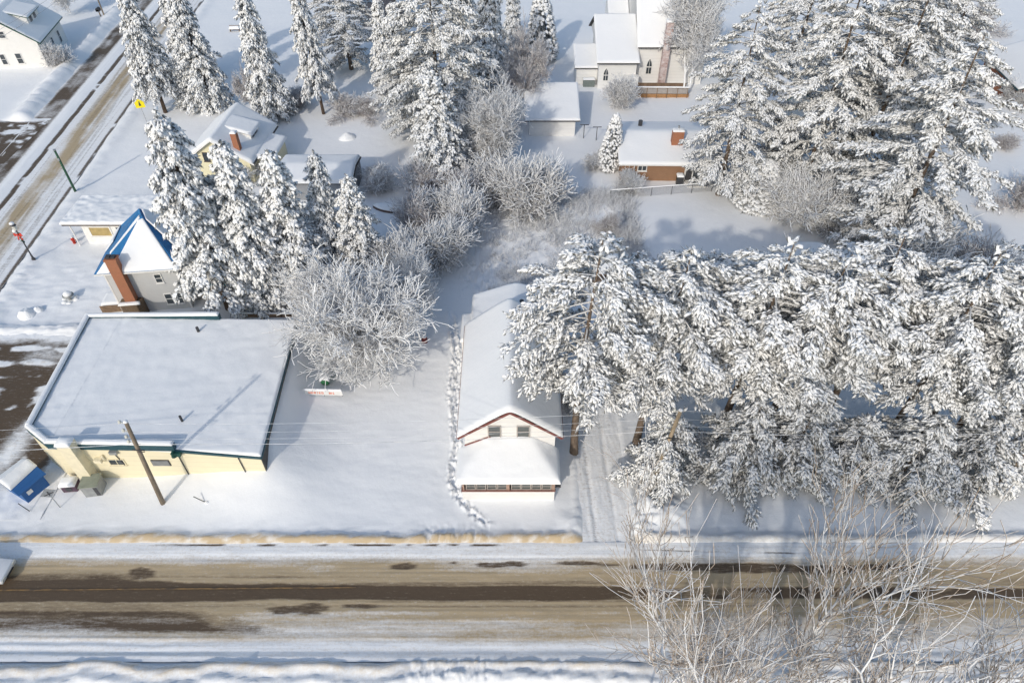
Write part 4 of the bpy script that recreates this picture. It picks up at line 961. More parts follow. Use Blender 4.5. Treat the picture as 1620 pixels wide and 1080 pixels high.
def make_branches(rng, pts, zs, lens, rise, droop, twig_n, twig_l, tl, tw, tk, inner, tuft_droop, az=None, fan=1.0, per=3):
    """branches around a trunk; returns tube and tuft arrays"""
    P0s, P1s, R0s, R1s, C, A, LL = [], [], [], [], [], [], []
    for i, (z, ln) in enumerate(zip(zs, lens)):
        a = az[i] if az is not None else rng.rand()*2*math.pi
        o = np.array([np.interp(z, pts[:, 2], pts[:, 0]), np.interp(z, pts[:, 2], pts[:, 1]), z])
        h = np.array([math.cos(a), math.sin(a), 0])
        t = np.linspace(0, 1, 7)
        rs = rise*(.7+.6*rng.rand()); dr = droop*(.7+.6*rng.rand())
        wob = (rng.rand()-.5)*.5
        sd = np.array([-h[1], h[0], 0])
        cv = o+np.outer(t*ln, h)+np.outer(t*t*ln*wob*.4, sd)+np.outer(ln*(rs*t-dr*t*t), Zv)
        r = (.012*ln+.018)*(1-.75*t)
        P0s.append(cv[:-1]); P1s.append(cv[1:]); R0s.append(r[:-1]); R1s.append(r[1:])
        k = max(3, int(twig_n*ln))
        ts = inner+(1-inner)*rng.rand(k)**.8
        ts = np.concatenate([ts, [1.0, .97]])
        base = np.stack([np.interp(ts, t, cv[:, j]) for j in range(3)], -1)
        tang = unit(np.stack([np.interp(np.minimum(ts+.05, 1), t, cv[:, j])-np.interp(ts-.08, t, cv[:, j]) for j in range(3)], -1))
        sgn = np.where(rng.rand(len(ts)) < .5, -1, 1)*(.35+.65*rng.rand(len(ts)))*fan
        sgn[-2:] *= .25
        d = unit(tang*(.55+.5*rng.rand(len(ts), 1))+np.outer(sgn, sd)+np.outer(rng.randn(len(ts))*.16-tuft_droop*.5, Zv))
        l = twig_l*(.5+.7*rng.rand(len(ts)))*(1.15-.55*ts)*min(1, .45+ln*.2)
        end = base+d*l[:, None]-np.outer(l*tuft_droop*.35, Zv)
        P0s.append(base); P1s.append(end); R0s.append(np.full(len(ts), .016)); R1s.append(np.full(len(ts), .009))
        for q in range(per):
            f = (q+.6+.3*rng.rand(len(ts)))/per
            c = base+(end-base)*f[:, None]+rng.randn(len(ts), 3)*np.array([.10, .10, .05])
            aa = d+rng.randn(len(ts), 3)*.28-np.outer(np.full(len(ts), tuft_droop), Zv)
            C.append(c); A.append(aa); LL.append(.65+.5*rng.rand(len(ts)))
    C = np.concatenate(C); A = np.concatenate(A); s = np.concatenate(LL)
    N = len(C)
    tv, tf = tubes(np.concatenate(P0s), np.concatenate(P1s), np.concatenate(R0s), np.concatenate(R1s))
    return (tv, tf), C, A, s*tl, s*tw*(.75+.5*rng.rand(N)), s*tk*(.7+.6*rng.rand(N))

def conifer(kind, seed, Hh_, R):
    """returns (trunk mesh, crown mesh)"""
    rng = np.random.RandomState(seed)
    if kind == 'spruce':
        pts, rad = bent(rng, Hh_, .016*Hh_, .06)
        zs, lens, az = [], [], []
        z = (.20 if seed == 13 else .07)*Hh_
        while z < .985*Hh_:
            u = z/Hh_
            ln = R*((1-u)**.64)*(.98-.35*math.exp(-(u-(.13 if seed == 13 else 0))*14))+.14
            k = 7 if u < .75 else 5
            a0 = rng.rand()*6.28
            for j in range(k):
                zs.append(z+(rng.rand()-.5)*.3); lens.append(ln*(.50+.66*rng.rand())); az.append(a0+j*6.283/k+rng.randn()*.2)
            z += Hh_*.033*(1.15-.40*u)*(.75+.5*rng.rand())
        tb, C, A, L, W, T = make_branches(rng, pts, zs, lens, -.05, .42, 4.6, .92, .43, .21, .13, .20, .55, az, 1.0, 4)
        tp = pts[-1]
        C = np.concatenate([C, tp+np.stack([rng.randn(9)*.06, rng.randn(9)*.06, -np.linspace(0, .9, 9)], -1)]); A = np.concatenate([A, rng.randn(9, 3)*.3-Zv*.8])
        L = np.concatenate([L, np.full(9, .36)]); W = np.concatenate([W, np.full(9, .26)]); T = np.concatenate([T, np.full(9, .16)])
        tu = tufts(C, A, L, W, T, rng, 3, 1.8, .055, .45, .3)
        mats = (MTSNOW, NEEDLE_S, LIMB); bark = BARK_D
    elif kind == 'dense':
        pts, rad = bent(rng, Hh_, .018*Hh_, .03)
        n = int(520*Hh_/8)
        u = rng.rand(n)**1.15; a = rng.rand(n)*6.283
        rr = R*np.where(u < .12, .75+2*u, 1)*((1-u)**.55)*(.9+.16*rng.rand(n))+.05
        C = np.stack([np.cos(a)*rr, np.sin(a)*rr, .03*Hh_+u*Hh_*.96], -1)
        A = np.stack([np.cos(a), np.sin(a), -.55+.3*rng.randn(n)], -1)
        s = .7+.6*rng.rand(n)
        L, W, T = s*.55, s*.46, s*.24
        tb = tubes(np.array([[0, 0, .1]]), np.array([[0, 0, Hh_*.9]]), np.array([R*.55]), np.array([.05]), 7)
        tu = tufts(C, A, L, W, T, rng, 9, 1.6, .09, .3)
        V, F, m = join([(tu[0], tu[1], tu[2]), (tb[0], tb[1], 1)])
        return trunk_mesh('trunk', pts, rad, BARK_D), mesh_np('crown', V, F, m, (MTSNOW, NEEDLE_S), True)
    else:                            # pines
        low = {'pine': .40, 'fullpine': .10, 'lowpine': .14}[kind]
        pts, rad = bent(rng, Hh_, .0125*Hh_+.03, .28 if kind == 'pine' else .15)
        zs, lens, az = [], [], []
        z = low*Hh_
        while z < .97*Hh_:
            u = (z/Hh_-low)/(1-low)
            if kind == 'pine': prof = (.72+.9*u if u < .32 else 1.0 if u < .55 else (1-((u-.55)/.48)**2.0))
            elif kind == 'fullpine': prof = (.75+.8*u if u < .3 else 1) * (1-max(0, (u-.30)/.72)**2.5)
            else: prof = (1-u**1.5)*.95+.05
            k = 5 if u < .8 else 4
            a0 = rng.rand()*6.28
            for j in range(k):
                zs.append(z+(rng.rand()-.5)*.5); lens.append(max(.5, R*prof*(.55+.6*rng.rand()))); az.append(a0+j*6.283/k+rng.randn()*.35)
            z += Hh_*{'pine': .036, 'fullpine': .037, 'lowpine': .075}[kind]
        rs, dr = {'pine': (.24, .30), 'fullpine': (.12, .26), 'lowpine': (.12, .30)}[kind]
        tb, C, A, L, W, T = make_branches(rng, pts, zs, lens, rs, dr, 5.0, 1.15, .40, .145, .10, .25, .26, az, 1.0, 6)
        m_ = 12
        C = np.concatenate([C, pts[-1]+np.stack([rng.randn(m_)*.25, rng.randn(m_)*.25, -rng.rand(m_)*.9+.2], -1)]); A = np.concatenate([A, rng.randn(m_, 3)*.5+Zv*.5])
        L = np.concatenate([L, np.full(m_, .5)]); W = np.concatenate([W, np.full(m_, .25)]); T = np.concatenate([T, np.full(m_, .14)])
        tu = tufts(C, A, L, W, T, rng, 3, 2.0, .05, .25, .3)
        mats = (MTSNOW, NEEDLE_P, LIMB); bark = BARK
    V, F, m = join([(tu[0], tu[1], tu[2]), (tb[0], tb[1], 2)])
    return trunk_mesh('trunk', pts, rad, bark), mesh_np('crown', V, F, m, mats, True)

def bare_tree(seed, Hh_, R, mat, bark, depth=5, r0=.16, stems=1, up=.35, kids=3, twig=.012, spread=.8, skip=.12, curl=.16, trunk_frac=.35, lk=(.42, .28), limb=.5, mat2=None, lv2=3):
    """leafless tree: returns (trunk mesh, branches mesh); upper sides carry snow"""
    rng = np.random.RandomState(seed)
    LV = []
    S0, S1, Ra, Rb = [], [], [], []; T0, T1, TRa, TRb = [], [], [], []
    stack = []
    for s in range(stems):
        a = rng.rand()*6.28; lean = 0 if stems == 1 else .18+.35*rng.rand()
        stack.append((np.array([math.cos(a)*.12*(stems > 1), math.sin(a)*.12*(stems > 1), -.3]), unit(np.array([math.cos(a)*lean, math.sin(a)*lean, 1.])), Hh_*(.62 if stems == 1 else .5), r0*(1 if stems == 1 else .62), 0))
    while stack:
        p, d, ln, r, lv = stack.pop()
        k = 6 if lv == 0 else (4 if lv < 3 else 3)
        step = ln/k
        r_end = max(twig, r*(.45 if lv == 0 else .4))
        for i in range(k):
            d = unit(d+rng.randn(3)*curl*(1+.25*lv)+np.array([0, 0, up*.12])*(1 if lv else .4))
            q = p+d*step
            ra, rb = r+(r_end-r)*i/k, r+(r_end-r)*(i+1)/k
            if lv: LV.append(lv)
            (T0 if lv == 0 else S0).append(p); (T1 if lv == 0 else S1).append(q); (TRa if lv == 0 else Ra).append(ra); (TRb if lv == 0 else Rb).append(rb)
            if lv < depth and (lv > 0 or (i+1)/k > trunk_frac):
                nk = kids if lv else kids+1
                for _ in range(nk if i < k-1 else nk+1):
                    if rng.rand() < skip: continue
                    az = rng.rand()*6.283
                    u = unit(np.cross(d, rng.randn(3)))
                    ang = spread*(.55+.6*rng.rand())
                    nd = unit(d*math.cos(ang)+u*math.sin(ang)+np.array([0, 0, up*.5*rng.rand()]))
                    stack.append((q, nd, ln*(lk[0]+lk[1]*rng.rand())*(1.0 if lv else (R/Hh_)*1.55), max(twig, rb*(limb+.2*rng.rand())), lv+1 if lv+1 > 0 else 1))
            p = q
    tv, tf = tubes(np.array(S0), np.array(S1), np.array(Ra), np.array(Rb), 3)
    kv, kf = tubes(np.array(T0), np.array(T1), np.array(TRa), np.array(TRb), 8)
    return mesh_np('trunk', kv, kf, None, (bark,), True), mesh_np('branches', tv, tf, np.repeat((np.array(LV) >= lv2).astype(int), 6) if mat2 else None, (mat, mat2) if mat2 else (mat,), True), len(tf)

STAT = {}
def proto(key, fn):
    if key not in STAT: STAT[key] = fn()
    return STAT[key]
PROTO = {}
for i in range(3): PROTO['spruce%d' % i] = ('c', conifer('spruce', 11+i, 16.0, 3.4), 16.0, 3.4)
for i in range(2): PROTO['slim%d' % i] = ('c', conifer('spruce', 31+i, 14.0, 2.1), 14.0, 2.1)
PROTO['dense0'] = ('c', conifer('dense', 5, 10.0, 2.0), 10.0, 2.0)
for i in range(3): PROTO['pine%d' % i] = ('c', conifer('pine', 51+i, 20.0, 4.3), 20.0, 4.3)
for i in range(2): PROTO['fullpine%d' % i] = ('c', conifer('fullpine', 71+i, 22.0, 5.4), 22.0, 5.4)
for i in range(2): PROTO['lowpine%d' % i] = ('c', conifer('lowpine', 81+i, 8.0, 3.8), 8.0, 3.8)
PROTO['frost0'] = ('b', bare_tree(3, 11, 6.0, FROST, FROST, 3, .17, 3, .3, 3, .024, .75, skip=.22, trunk_frac=.12), 11, 6.0)
PROTO['frost1'] = ('b', bare_tree(8, 13, 6.5, FROST, FROST, 3, .20, 2, .35, 4, .024, .8, skip=.24, trunk_frac=.2), 13, 6.5)
PROTO['brown0'] = ('b', bare_tree(15, 11, 4.5, FROST_B, FROST_B, 3, .13, 2, .5, 4, .020, .65, skip=.28, trunk_frac=.2), 11, 4.5)
PROTO['shrub0'] = ('b', bare_tree(21, 5, 3.0, FROST, FROST, 2, .06, 13, .35, 3, .026, .75, trunk_frac=.1), 5, 3.0)
PROTO['shrub1'] = ('b', bare_tree(22, 5, 3.0, FROST_B, FROST_B, 2, .055, 12, .35, 3, .022, .75, trunk_frac=.1), 5, 3.0)
PROTO['poplar0'] = ('b', bare_tree(41, 22, 8.5, BIRCH, BIRCH, 4, .44, 1, .50, 2, .014, .52, skip=.42, curl=.10, trunk_frac=.50, lk=(.46, .32), limb=.62, mat2=TWIGTAN, lv2=4), 22, 8.5)
PROTO['poplar1'] = ('b', bare_tree(48, 20, 7.5, BIRCH, BIRCH, 3, .28, 2, .70, 2, .014, .48, skip=.28, curl=.10, trunk_frac=.2, lk=(.48, .34), limb=.66, mat2=TWIGTAN, lv2=3), 20, 7.5)
PROTO['poplar2'] = ('b', bare_tree(47, 17, 6.0, BIRCH, BIRCH, 3, .17, 2, .7, 2, .013, .55, skip=.34, curl=.12, trunk_frac=.2, lk=(.45, .3), limb=.55, mat2=TWIGTAN, lv2=2), 17, 6.0)
for k_, p_ in list(PROTO.items()):       # true height and spread of the leafless prototypes
    if p_[0] == 'b':
        me_ = p_[1][1]; co_ = np.empty(len(me_.vertices)*3, np.float32); me_.vertices.foreach_get('co', co_); co_ = co_.reshape(-1, 3)
        PROTO[k_] = ('b', p_[1], float(np.percentile(co_[:, 2], 99.5)), float(np.percentile(np.hypot(co_[:, 0], co_[:, 1]), 95)))
tr_rng = random.Random(4)
def plant(name, cat, label, key, pos, h, r=None, rot=None, group=None, lean=(0, 0), z=0.):
    kind, meshes, H0, R0 = PROTO[key]
    t = thing(name, label, cat, (*pos, z), tr_rng.uniform(0, 6.283) if rot is None else rot, group)
    t.rotation_euler = (lean[0]+tr_rng.gauss(0, .022), lean[1]+tr_rng.gauss(0, .022), t.rotation_euler[2])
    k = h/H0; kr = (r/R0) if r else k
    t.scale = (kr*tr_rng.uniform(.9, 1.12), kr*tr_rng.uniform(.9, 1.12), k)
    a = link('trunk', meshes[0], t); b = link('crown' if kind == 'c' else 'branches', meshes[1], t)
    return t

SP, PN, BT = 'snow-laden spruces', 'snow-laden pines', 'frosted bare trees'
def spruce(label, key, uv, h, r, group=SP): return plant('spruce_tree', 'spruce', label, key, at(*uv), h, r, group=group)
def pine(label, key, uv, h, r, lean=(0, 0)): return plant('pine_tree', 'pine', label, key, at(*uv), h, r, group=PN, lean=lean)
def bare(label, key, uv, h, r, name='bare_tree', cat='tree', group=BT): return plant(name, cat, label, key, at(*uv), h, r, group=group)

# spruces along the side street and the back gardens
spruce('tall snowy spruce with a bare lower trunk, closest to the yellow road sign', 'spruce2', (262, 178), 18.5, 4.0)
spruce('snowy spruce half hidden between the road-sign spruce and the stout one behind the cottage', 'slim0', (305, 128), 15.5, 2.7)
spruce('stout snowy spruce standing directly behind the pale yellow cottage roof', 'spruce1', (338, 172), 17.5, 4.0)
spruce('short young spruce at the foot of the stout spruce behind the cottage', 'slim1', (298, 170), 7.5, 1.7)
spruce('tall snowy spruce behind the gap between cottage and back hedge, left of a matching pair', 'spruce0', (437, 187), 18, 3.2)
spruce('tall snowy spruce with visible double stem at the left end of the brown hedge', 'spruce2', (512, 180), 19, 3.0)
pine('wide pine with long level boughs behind the hedge-end spruce', 'fullpine1', (556, 110), 17, 5.6)
spruce('slender spruce left of a close pair in front of the dark-walled house', 'slim0', (613, 152), 14.5, 2.1)
spruce('slender spruce right of a close pair in front of the dark-walled house', 'slim1', (638, 150), 13.5, 2.2)
spruce('broad snowy spruce with skirt to the ground at the front of the central clump', 'spruce1', (699, 296), 14.8, 4.4)
pine('huge shaggy pine rising behind the broad front spruce of the central clump', 'fullpine0', (700, 235), 25, 6.3)
pine('greenish pine at the left side of the central clump', 'fullpine1', (655, 215), 15, 4.6)
spruce('dark tall spruce on the shaded right side of the central clump', 'spruce1', (775, 165), 19, 3.6)
spruce('spruce at the back of the central clump, touching the upper frame edge', 'spruce0', (735, 120), 20, 3.6)
spruce('thin dark spruce between the central clump and the columnar one', 'slim0', (812, 100), 13, 2.2)
spruce('compact columnar spruce with snow in scales, left of the church', 'dense0', (857, 96), 11.5, 2.4)
spruce('slim conical cedar at the left wall of the brick bungalow', 'dense0', (962, 268), 7.6, 1.45)
# row beside the grey house
spruce('largest spruce of the mid row, with thick trunk beside the grey house', 'spruce2', (363, 488), 21, 5.2)
spruce('narrow spruce standing just right of the thick-trunked one by the grey house', 'slim1', (430, 480), 17.8, 2.9)
spruce('pointed spruce in the middle of the row behind the low shelter', 'slim0', (487, 466), 16.6, 2.8)
spruce('pointed spruce in front of the low garage, second from the right of its row', 'spruce0', (528, 438), 14.6, 2.9)
spruce('neat cone-shaped spruce at the right end of the mid row', 'spruce0', (579, 440), 12.6, 3.2)
spruce('short bushy spruce low in the mid row above the timber edging', 'slim1', (416, 484), 8.6, 2.2)
spruce('small spruce tucked between the two pointed ones of the mid row', 'slim1', (503, 452), 8.5, 2.0)
# big pines upper right
pine('big pine overhanging the right end of the brick bungalow', 'fullpine0', (1136, 308), 22, 6.0, (0, .09))
pine('giant pine in the upper right group, left of its twin', 'fullpine1', (1268, 305), 25.5, 7.2)
pine('giant pine in the upper right group, right of its twin', 'fullpine0', (1345, 300), 25.5, 7.0)
pine('broad pine leaning outward in front of the right-edge garden', 'fullpine1', (1398, 400), 23.8, 7.0)
pine('pine beside the teal-guttered house in the upper right corner', 'fullpine0', (1462, 185), 20, 5.2)
pine('pine behind the giant twins, cut by the upper frame edge', 'fullpine1', (1390, 150), 19, 6.5)
pine('pine behind the frosted church tree, near the green-trimmed house', 'fullpine0', (1238, 150), 20, 6.0)
pine('pine between the giant twins and the right-edge pine, farthest back', 'fullpine1', (1440, 110), 18, 6.0)
spruce('low dark spruce at the foot of the bungalow pine', 'dense0', (1195, 322), 6.0, 2.9)
# red pines in front
pine('tall pine with bare curved trunk at the corner of the white house', 'pine0', (908, 716), 21.5, 4.8)
pine('tall pine just right of the driveway', 'pine1', (1006, 702), 19.8, 4.9, (0, 0))
pine('tall pine of the front row with a slanting brown trunk, two right of the driveway', 'pine2', (1134, 692), 20.2, 5.0)
pine('tall pine in the middle of the front row, shoulder to shoulder with its left neighbour', 'pine0', (1206, 690), 20, 4.9)
pine('tall pine behind the middle of the front row, its trunk hidden by boughs', 'pine1', (1300, 665), 19.5, 5.1)
pine('tall pine with thick trunk and white bare side branches, right half of the front row', 'pine2', (1388, 716), 20.5, 4.6)
pine('slimmer pine right of the thick-trunked pine of the front row', 'pine1', (1452, 698), 18.5, 4.0)
pine('leaning thick pine at the right frame edge of the front row', 'pine0', (1482, 732), 20, 4.6)
pine('pine at the back right of the front row, against the frost bushes', 'pine2', (1560, 600), 17, 4.2)
pine('pine filling the gap behind the second and third front-row pines', 'pine0', (1080, 590), 14, 3.9)
pine('low bushy pine right beside the driveway mouth', 'lowpine0', (1038, 756), 8.6, 3.3)
pine('low bushy pine under the third front-row pine', 'lowpine1', (1150, 752), 8.8, 4.3)
pine('low bushy pine right of the gap, with drooping skirt', 'lowpine0', (1240, 744), 8.5, 3.9)
pine('low bushy pine in the gap left of the thick-trunked pine', 'lowpine0', (1325, 742), 7, 3.6)
pine('low bushy pine below the thick-trunked pine', 'lowpine1', (1415, 764), 8.6, 4.2)
pine('low bushy pine nearest the road on the right', 'lowpine0', (1500, 764), 8, 4.0)
pine('low bushy pine near the right utility pole', 'lowpine1', (1570, 735), 8.2, 3.6)

# bare and frosted trees
bare('large frosted spreading tree between the cream building and the white house', 'frost0', (596, 590), 11.6, 5.2)
bare('frosted tree behind the large spreading one, nearer the white house', 'frost1', (655, 500), 9, 4.0)
bare('frosted tree close behind the left side of the large spreading one', 'frost1', (545, 520), 9, 4.2)
bare('wide frosted crown beside the church, hiding its nave', 'frost1', (1082, 150), 16, 9.0)
bare('pale-stemmed frosted tree leaning over the white garage', 'frost0', (795, 270), 11, 4.0)
bare('purplish leafless tree at the right flank of the central clump', 'brown0', (812, 190), 12, 4.4)
bare('purplish leafless tree below the columnar spruce', 'brown0', (835, 150), 8, 3.2)
bare('small leafless tree at the left end of the church ramp', 'shrub0', (982, 172), 4.6, 2.0)
bare('leafless tree behind the corner farmhouse roof', 'frost1', (112, 20), 8, 3.8)
bare('thin leafless tree behind the cottage at the garden hedge', 'brown0', (412, 178), 7, 2.6)
SH = 'frosted shrubs'
def shrub(label, key, uv, h, r): return bare(label, key, uv, h, r, 'shrub', 'shrub', SH)
for uv, h, r, key, label in (
    ((700, 425), 6, 2.9, 'shrub0', 'frosted shrub right of the neat cone-shaped spruce, lowest of its chain'),
    ((728, 372), 6, 3.2, 'shrub0', 'frosted shrub in the middle of the chain below the central clump'),
    ((672, 372), 5.5, 3.0, 'shrub1', 'darker shrub beside the upturned snow-covered boat'),
    ((670, 318), 5, 3.4, 'shrub1', 'brownish shrub under the broad front spruce'),
    ((738, 330), 5, 2.8, 'shrub1', 'brownish shrub at the right foot of the broad front spruce'),
    ((838, 345), 8, 3.6, 'shrub0', 'tall frosted shrub in front of the white garage yard'),
    ((786, 322), 6, 3.2, 'shrub0', 'frosted shrub left of the tall one by the garage yard'),
    ((770, 260), 7, 3.2, 'shrub0', 'frosted shrub in the shade right of the central clump'),
    ((742, 215), 6, 3.2, 'shrub1', 'dark shrub deep between the clump spruces'),
    ((640, 455), 6, 3.0, 'shrub0', 'frosted shrub behind the large spreading tree'),
    ((1250, 352), 6, 4.2, 'shrub0', 'frosted bush left of three behind the front-row pines'),
    ((1330, 372), 6.5, 4.6, 'shrub0', 'frosted bush in the middle of three behind the front-row pines'),
    ((1425, 440), 7.5, 4.8, 'shrub0', 'frosted bush right of three behind the front-row pines'),
    ((1535, 470), 6, 4.0, 'shrub1', 'frosted bush in the hollow under the broad leaning pine'),
    ((1610, 330), 4.5, 3.0, 'shrub1', 'brown bush at the right edge of the garden'),
    ((1588, 236), 2.2, 1.6, 'shrub1', 'small brown bush alone in the right-edge snow'),
    ((1600, 165), 3.5, 2.4, 'shrub0', 'frosted bush under the teal gutter'),
    ((995, 298), 2.2, 1.9, 'shrub0', 'low frosted shrub at the bungalow corner'),
    ((945, 268), 2.2, 1.6, 'shrub0', 'white rounded shrub left of the conical cedar'),
    ((96, 104), 3.4, 2.3, 'shrub0', 'snowy shrub at the corner of the white farmhouse'),
    ((895, 640), 2.2, 1.0, 'shrub1', 'small dark shrub squeezed between white house and driveway pine'),
    ((470, 170), 2.6, 2.6, 'shrub1', 'brown hedge shrub between the two matching tall spruces'),
    ((545, 182), 2.8, 2.4, 'shrub1', 'brown hedge shrub just right of the double-stem spruce'),
    ((580, 184), 2.6, 2.4, 'shrub1', 'brown hedge shrub at the right end of the back hedge'),
    ((395, 285), 2.6, 1.8, 'shrub0', 'frosted shrub against the pale yellow cottage wall'),
    ((600, 300), 2.8, 2.2, 'shrub0', 'frosted shrub beside the low garage end wall'),
    ((960, 372), 3.0, 1.6, 'shrub1', 'thin upright shrub in the overgrown plot'),
    ((1230, 260), 6, 3.5, 'shrub0', 'frosted bush below the green-trimmed house'),
    ((1545, 55), 5, 3.6, 'shrub1', 'grey bush among the pines at the upper right'),
):
    shrub(label, key, uv, h, r)
# near-side trees standing below the lower frame edge
PO = 'near-side leafless trees'
def poplar(label, key, xy, h, r, rot, lean=(0, 0)): return plant('bare_tree', 'tree', label, key, xy, h, r, rot, PO, lean)
poplar('big leafless tree with thick snow-topped trunk forking to the right, nearest the camera', 'poplar0', (15.4, 11.4), 23, 9.5, 1.0, (-.10, .12))
poplar('leafless tree left of the thick forked one, with upright pale stems', 'poplar1', (11.0, 12.4), 22, 6.8, 2.1)
poplar('small reddish-twigged leafless tree, leftmost over the road', 'poplar2', (7.2, 12.8), 17.5, 5.6, .5)
poplar('upright pale-stemmed leafless tree rising just left of the thick trunk', 'poplar1', (13.6, 12.2), 23, 6.4, 5.2)
poplar('wide leafless tree reaching out of the right frame edge', 'poplar1', (20.5, 12.2), 21, 8.5, 4.0)

# frosted weeds of the overgrown plot
rw = np.random.RandomState(9)
n_ = 4600
wx = rw.uniform(-7, 15, n_); wy = rw.uniform(54, 75, n_)
ok = (fbm(wx*.35, wy*.35, 3)+.25*rw.rand(n_)) > .54
ok &= ~((np.abs(wx) < 5.5) & (wy < 50)) & ~((wx > 6.8) & (wx < 11.4) & (wy < 61)) & (wx < 14.2+rw.randn(n_)*.4) & (wx > -2.5-.0*wy+rw.randn(n_))
ed = np.concatenate([rw.normal(14.0, .6, 500), rw.uniform(1, 14, 300)]); edy = np.concatenate([rw.uniform(58, 75, 500), rw.normal(73.2, .6, 300)])
wx = np.concatenate([wx[ok], ed]); wy = np.concatenate([wy[ok], edy])
N = len(wx); gz = ground_h(wx, wy)[0]
B = 7
p0 = np.repeat(np.stack([wx, wy, gz-.05], -1), B, 0)
dd = unit(np.stack([rw.randn(N*B)*.7, rw.randn(N*B)*.7, .5+rw.rand(N*B)], -1))
p1 = p0+dd*(.3+1.05*rw.rand(N*B, 1)**2)
V, F = tubes(p0, p1, np.full(N*B, .022), np.full(N*B, .012), 3)
tag(link('weeds', mesh_np('weeds', V, F, None, (FROST,), True)), 'frosted weed stalks over the overgrown plot', 'weeds', None, 'stuff')

# ================================================================ street furniture and small things
UP = 'utility poles along the road'
def utility_pole(label, uv, h, mat, lean=(0, 0)):
    t = thing('utility_pole', label, 'utility pole', at(*uv), 0, UP); t.rotation_euler = (lean[0], lean[1], 0)
    MB().cyl((0, 0, -.5), (0, 0, h), .19, .13, 12).build('pole', mat, t, smooth=True)
    for k, z in enumerate((h-.15, h-1.05, h-1.75, h-2.3)):
        mb = MB(); mb.cyl((-.1, 0, z), (-.42, 0, z+.06), .03, n=6); mb.lathe([(.05, z-.02), (.12, z+.04), (.09, z+.12), (.12, z+.18), (.03, z+.28)], 8, (-.42, 0)); mb.build('insulator', LAMPGLASS, t)
    mb = MB(); mb.bar((-.3, -.16, h-2.9), (.55, -.16, h-2.9), .07, .07); mb.bar((.0, -.16, h-3.1), (.5, -.16, h-3.1), .04, .04); mb.build('bracket', METAL_D, t)
    mb = MB(); sphere_blob(mb, (0, 0, h+.03), .16, sq=(1, 1, .7)); mb.build('snow_cap', MTSNOW, t, smooth=True)
    return t
utility_pole('weathered grey utility pole in front of the cream building', (260, 799), 9.9, POLE, (0, .10))
utility_pole('pale new utility pole beside the driveway-mouth pine', (1027, 778), 9.9, POLE_L, (0, .08))
utility_pole('grey utility pole near the right frame edge', (1570, 779), 9.9, POLE)
PX = [-72., at(260, 799)[0]+.55, at(1027, 778)[0]+.4, at(1570, 779)[0]-.42, 88.]
for k, (z, lab) in enumerate(((9.85, 'topmost snow-dusted power line over the yard'), (8.95, 'second power line from the top over the yard'), (8.2, 'third power line from the top, just above the cable'), (7.6, 'lowest dark telephone cable along the road'))):
    mb = MB(); r = .011 if k < 3 else .02
    for a, b in zip(PX[:-1], PX[1:]):
        pr = None
        for q in np.linspace(0, 1, 15):
            p = (a+(b-a)*q, np.interp(a+(b-a)*q, [-72, -27, 10.5, 37.5, 88], [27.6, 29.4, 30.6, 30.5, 30.5]), z-1.0*4*q*(1-q)*.5)
            if pr: mb.cyl(pr, p, r, n=5)
            pr = p
    tag(mb.build('power_line', WIRE), lab, 'power line', 'power lines along the road')
SW = [at(166, 27), at(-90, 210)]
for k, lab in enumerate(('upper wire crossing the white farmhouse yard', 'lower wire crossing the white farmhouse yard')):
    mb = MB(); pr = None
    for q in np.linspace(0, 1, 17):
        p = (SW[0][0]+(SW[1][0]-SW[0][0])*q, SW[0][1]+(SW[1][1]-SW[0][1])*q, 8.0-1.0*k-1.6*q*(1-q)*2)
        if pr: mb.cyl(pr, p, .025, n=5)
        pr = p
    tag(mb.build('power_line', WIRE), lab, 'power line', 'wires across the farmhouse yard')
t = thing('utility_pole', 'distant thin pole behind the farmhouse snow bank', 'utility pole', at(166, 28), 0, 'poles by the side street')
MB().cyl((0, 0, -.3), (0, 0, 9), .14, .11, 8).build('pole', POLE, t)
MB().box(-.35, .35, -.05, .05, 8.3, 8.42).build('crossarm', POLE, t)
t = thing('mailbox', 'dark mailbox on a post by the distant pole', 'mailbox', at(160, 28))
MB().box(-.08, .08, -.08, .08, -.2, 1.0).build('post', WOOD, t); mb = MB(); mb.box(-.3, .3, -.45, .45, 1.0, 1.35); mb.cyl((0, -.45, 1.35), (0, .45, 1.35), .3, n=12); mb.build('box', METAL_D, t)
t = thing('green_pole', 'dark green metal pole at the kerb of the side street', 'pole', at(121, 306))
mb = MB(); mb.cyl((0, 0, -.3), (0, 0, 5.9), .16, .13, 10); mb.build('pole', GREENPAINT, t, smooth=True)
mb = MB(); mb.box(-.1, .1, -.2, -.1, 4.6, 4.9); mb.cyl((0, 0, 5.9), (0, 0, 6.0), .17, n=10); mb.build('bracket', GALV, t)
# decorated lamp post
t = thing('street_lamp', 'black lamp post with snowy lanterns and red Christmas bow', 'street lamp', at(55, 413))
mb = MB(); mb.lathe([(.2, -.2), (.2, .35), (.11, .5), (.075, 1.0), (.06, 4.0), (.09, 4.05), (.05, 4.1)], 10); mb.build('post', METAL_D, t, smooth=True)
mb = MB(); mb.lathe([(.12, 4.1), (.2, 4.2), (.24, 4.65), (.18, 4.7)], 8); mb.build('lantern', LAMPGLASS, t)
mb = MB(); mb.lathe([(.3, 4.7), (.22, 4.8), (.05, 4.98)], 10); mb.build('lamp_cap', METAL_D, t)
mb = MB(); sphere_blob(mb, (-.05, 0, 4.95), .26, sq=(1, 1, .6)); sphere_blob(mb, (-.2, -.05, 4.02), .2); mb.build('snow_cap', MTSNOW, t, smooth=True)
mb = MB()
for sx in (-1, 1):
    mb.solid([(0, -.1, 3.62), (sx*.42, -.14, 3.85), (sx*.45, -.12, 3.45)], .1); mb.solid([(0, -.1, 3.6), (sx*.12, -.12, 3.5), (sx*.3, -.12, 2.95), (sx*.14, -.12, 2.95)], .06)
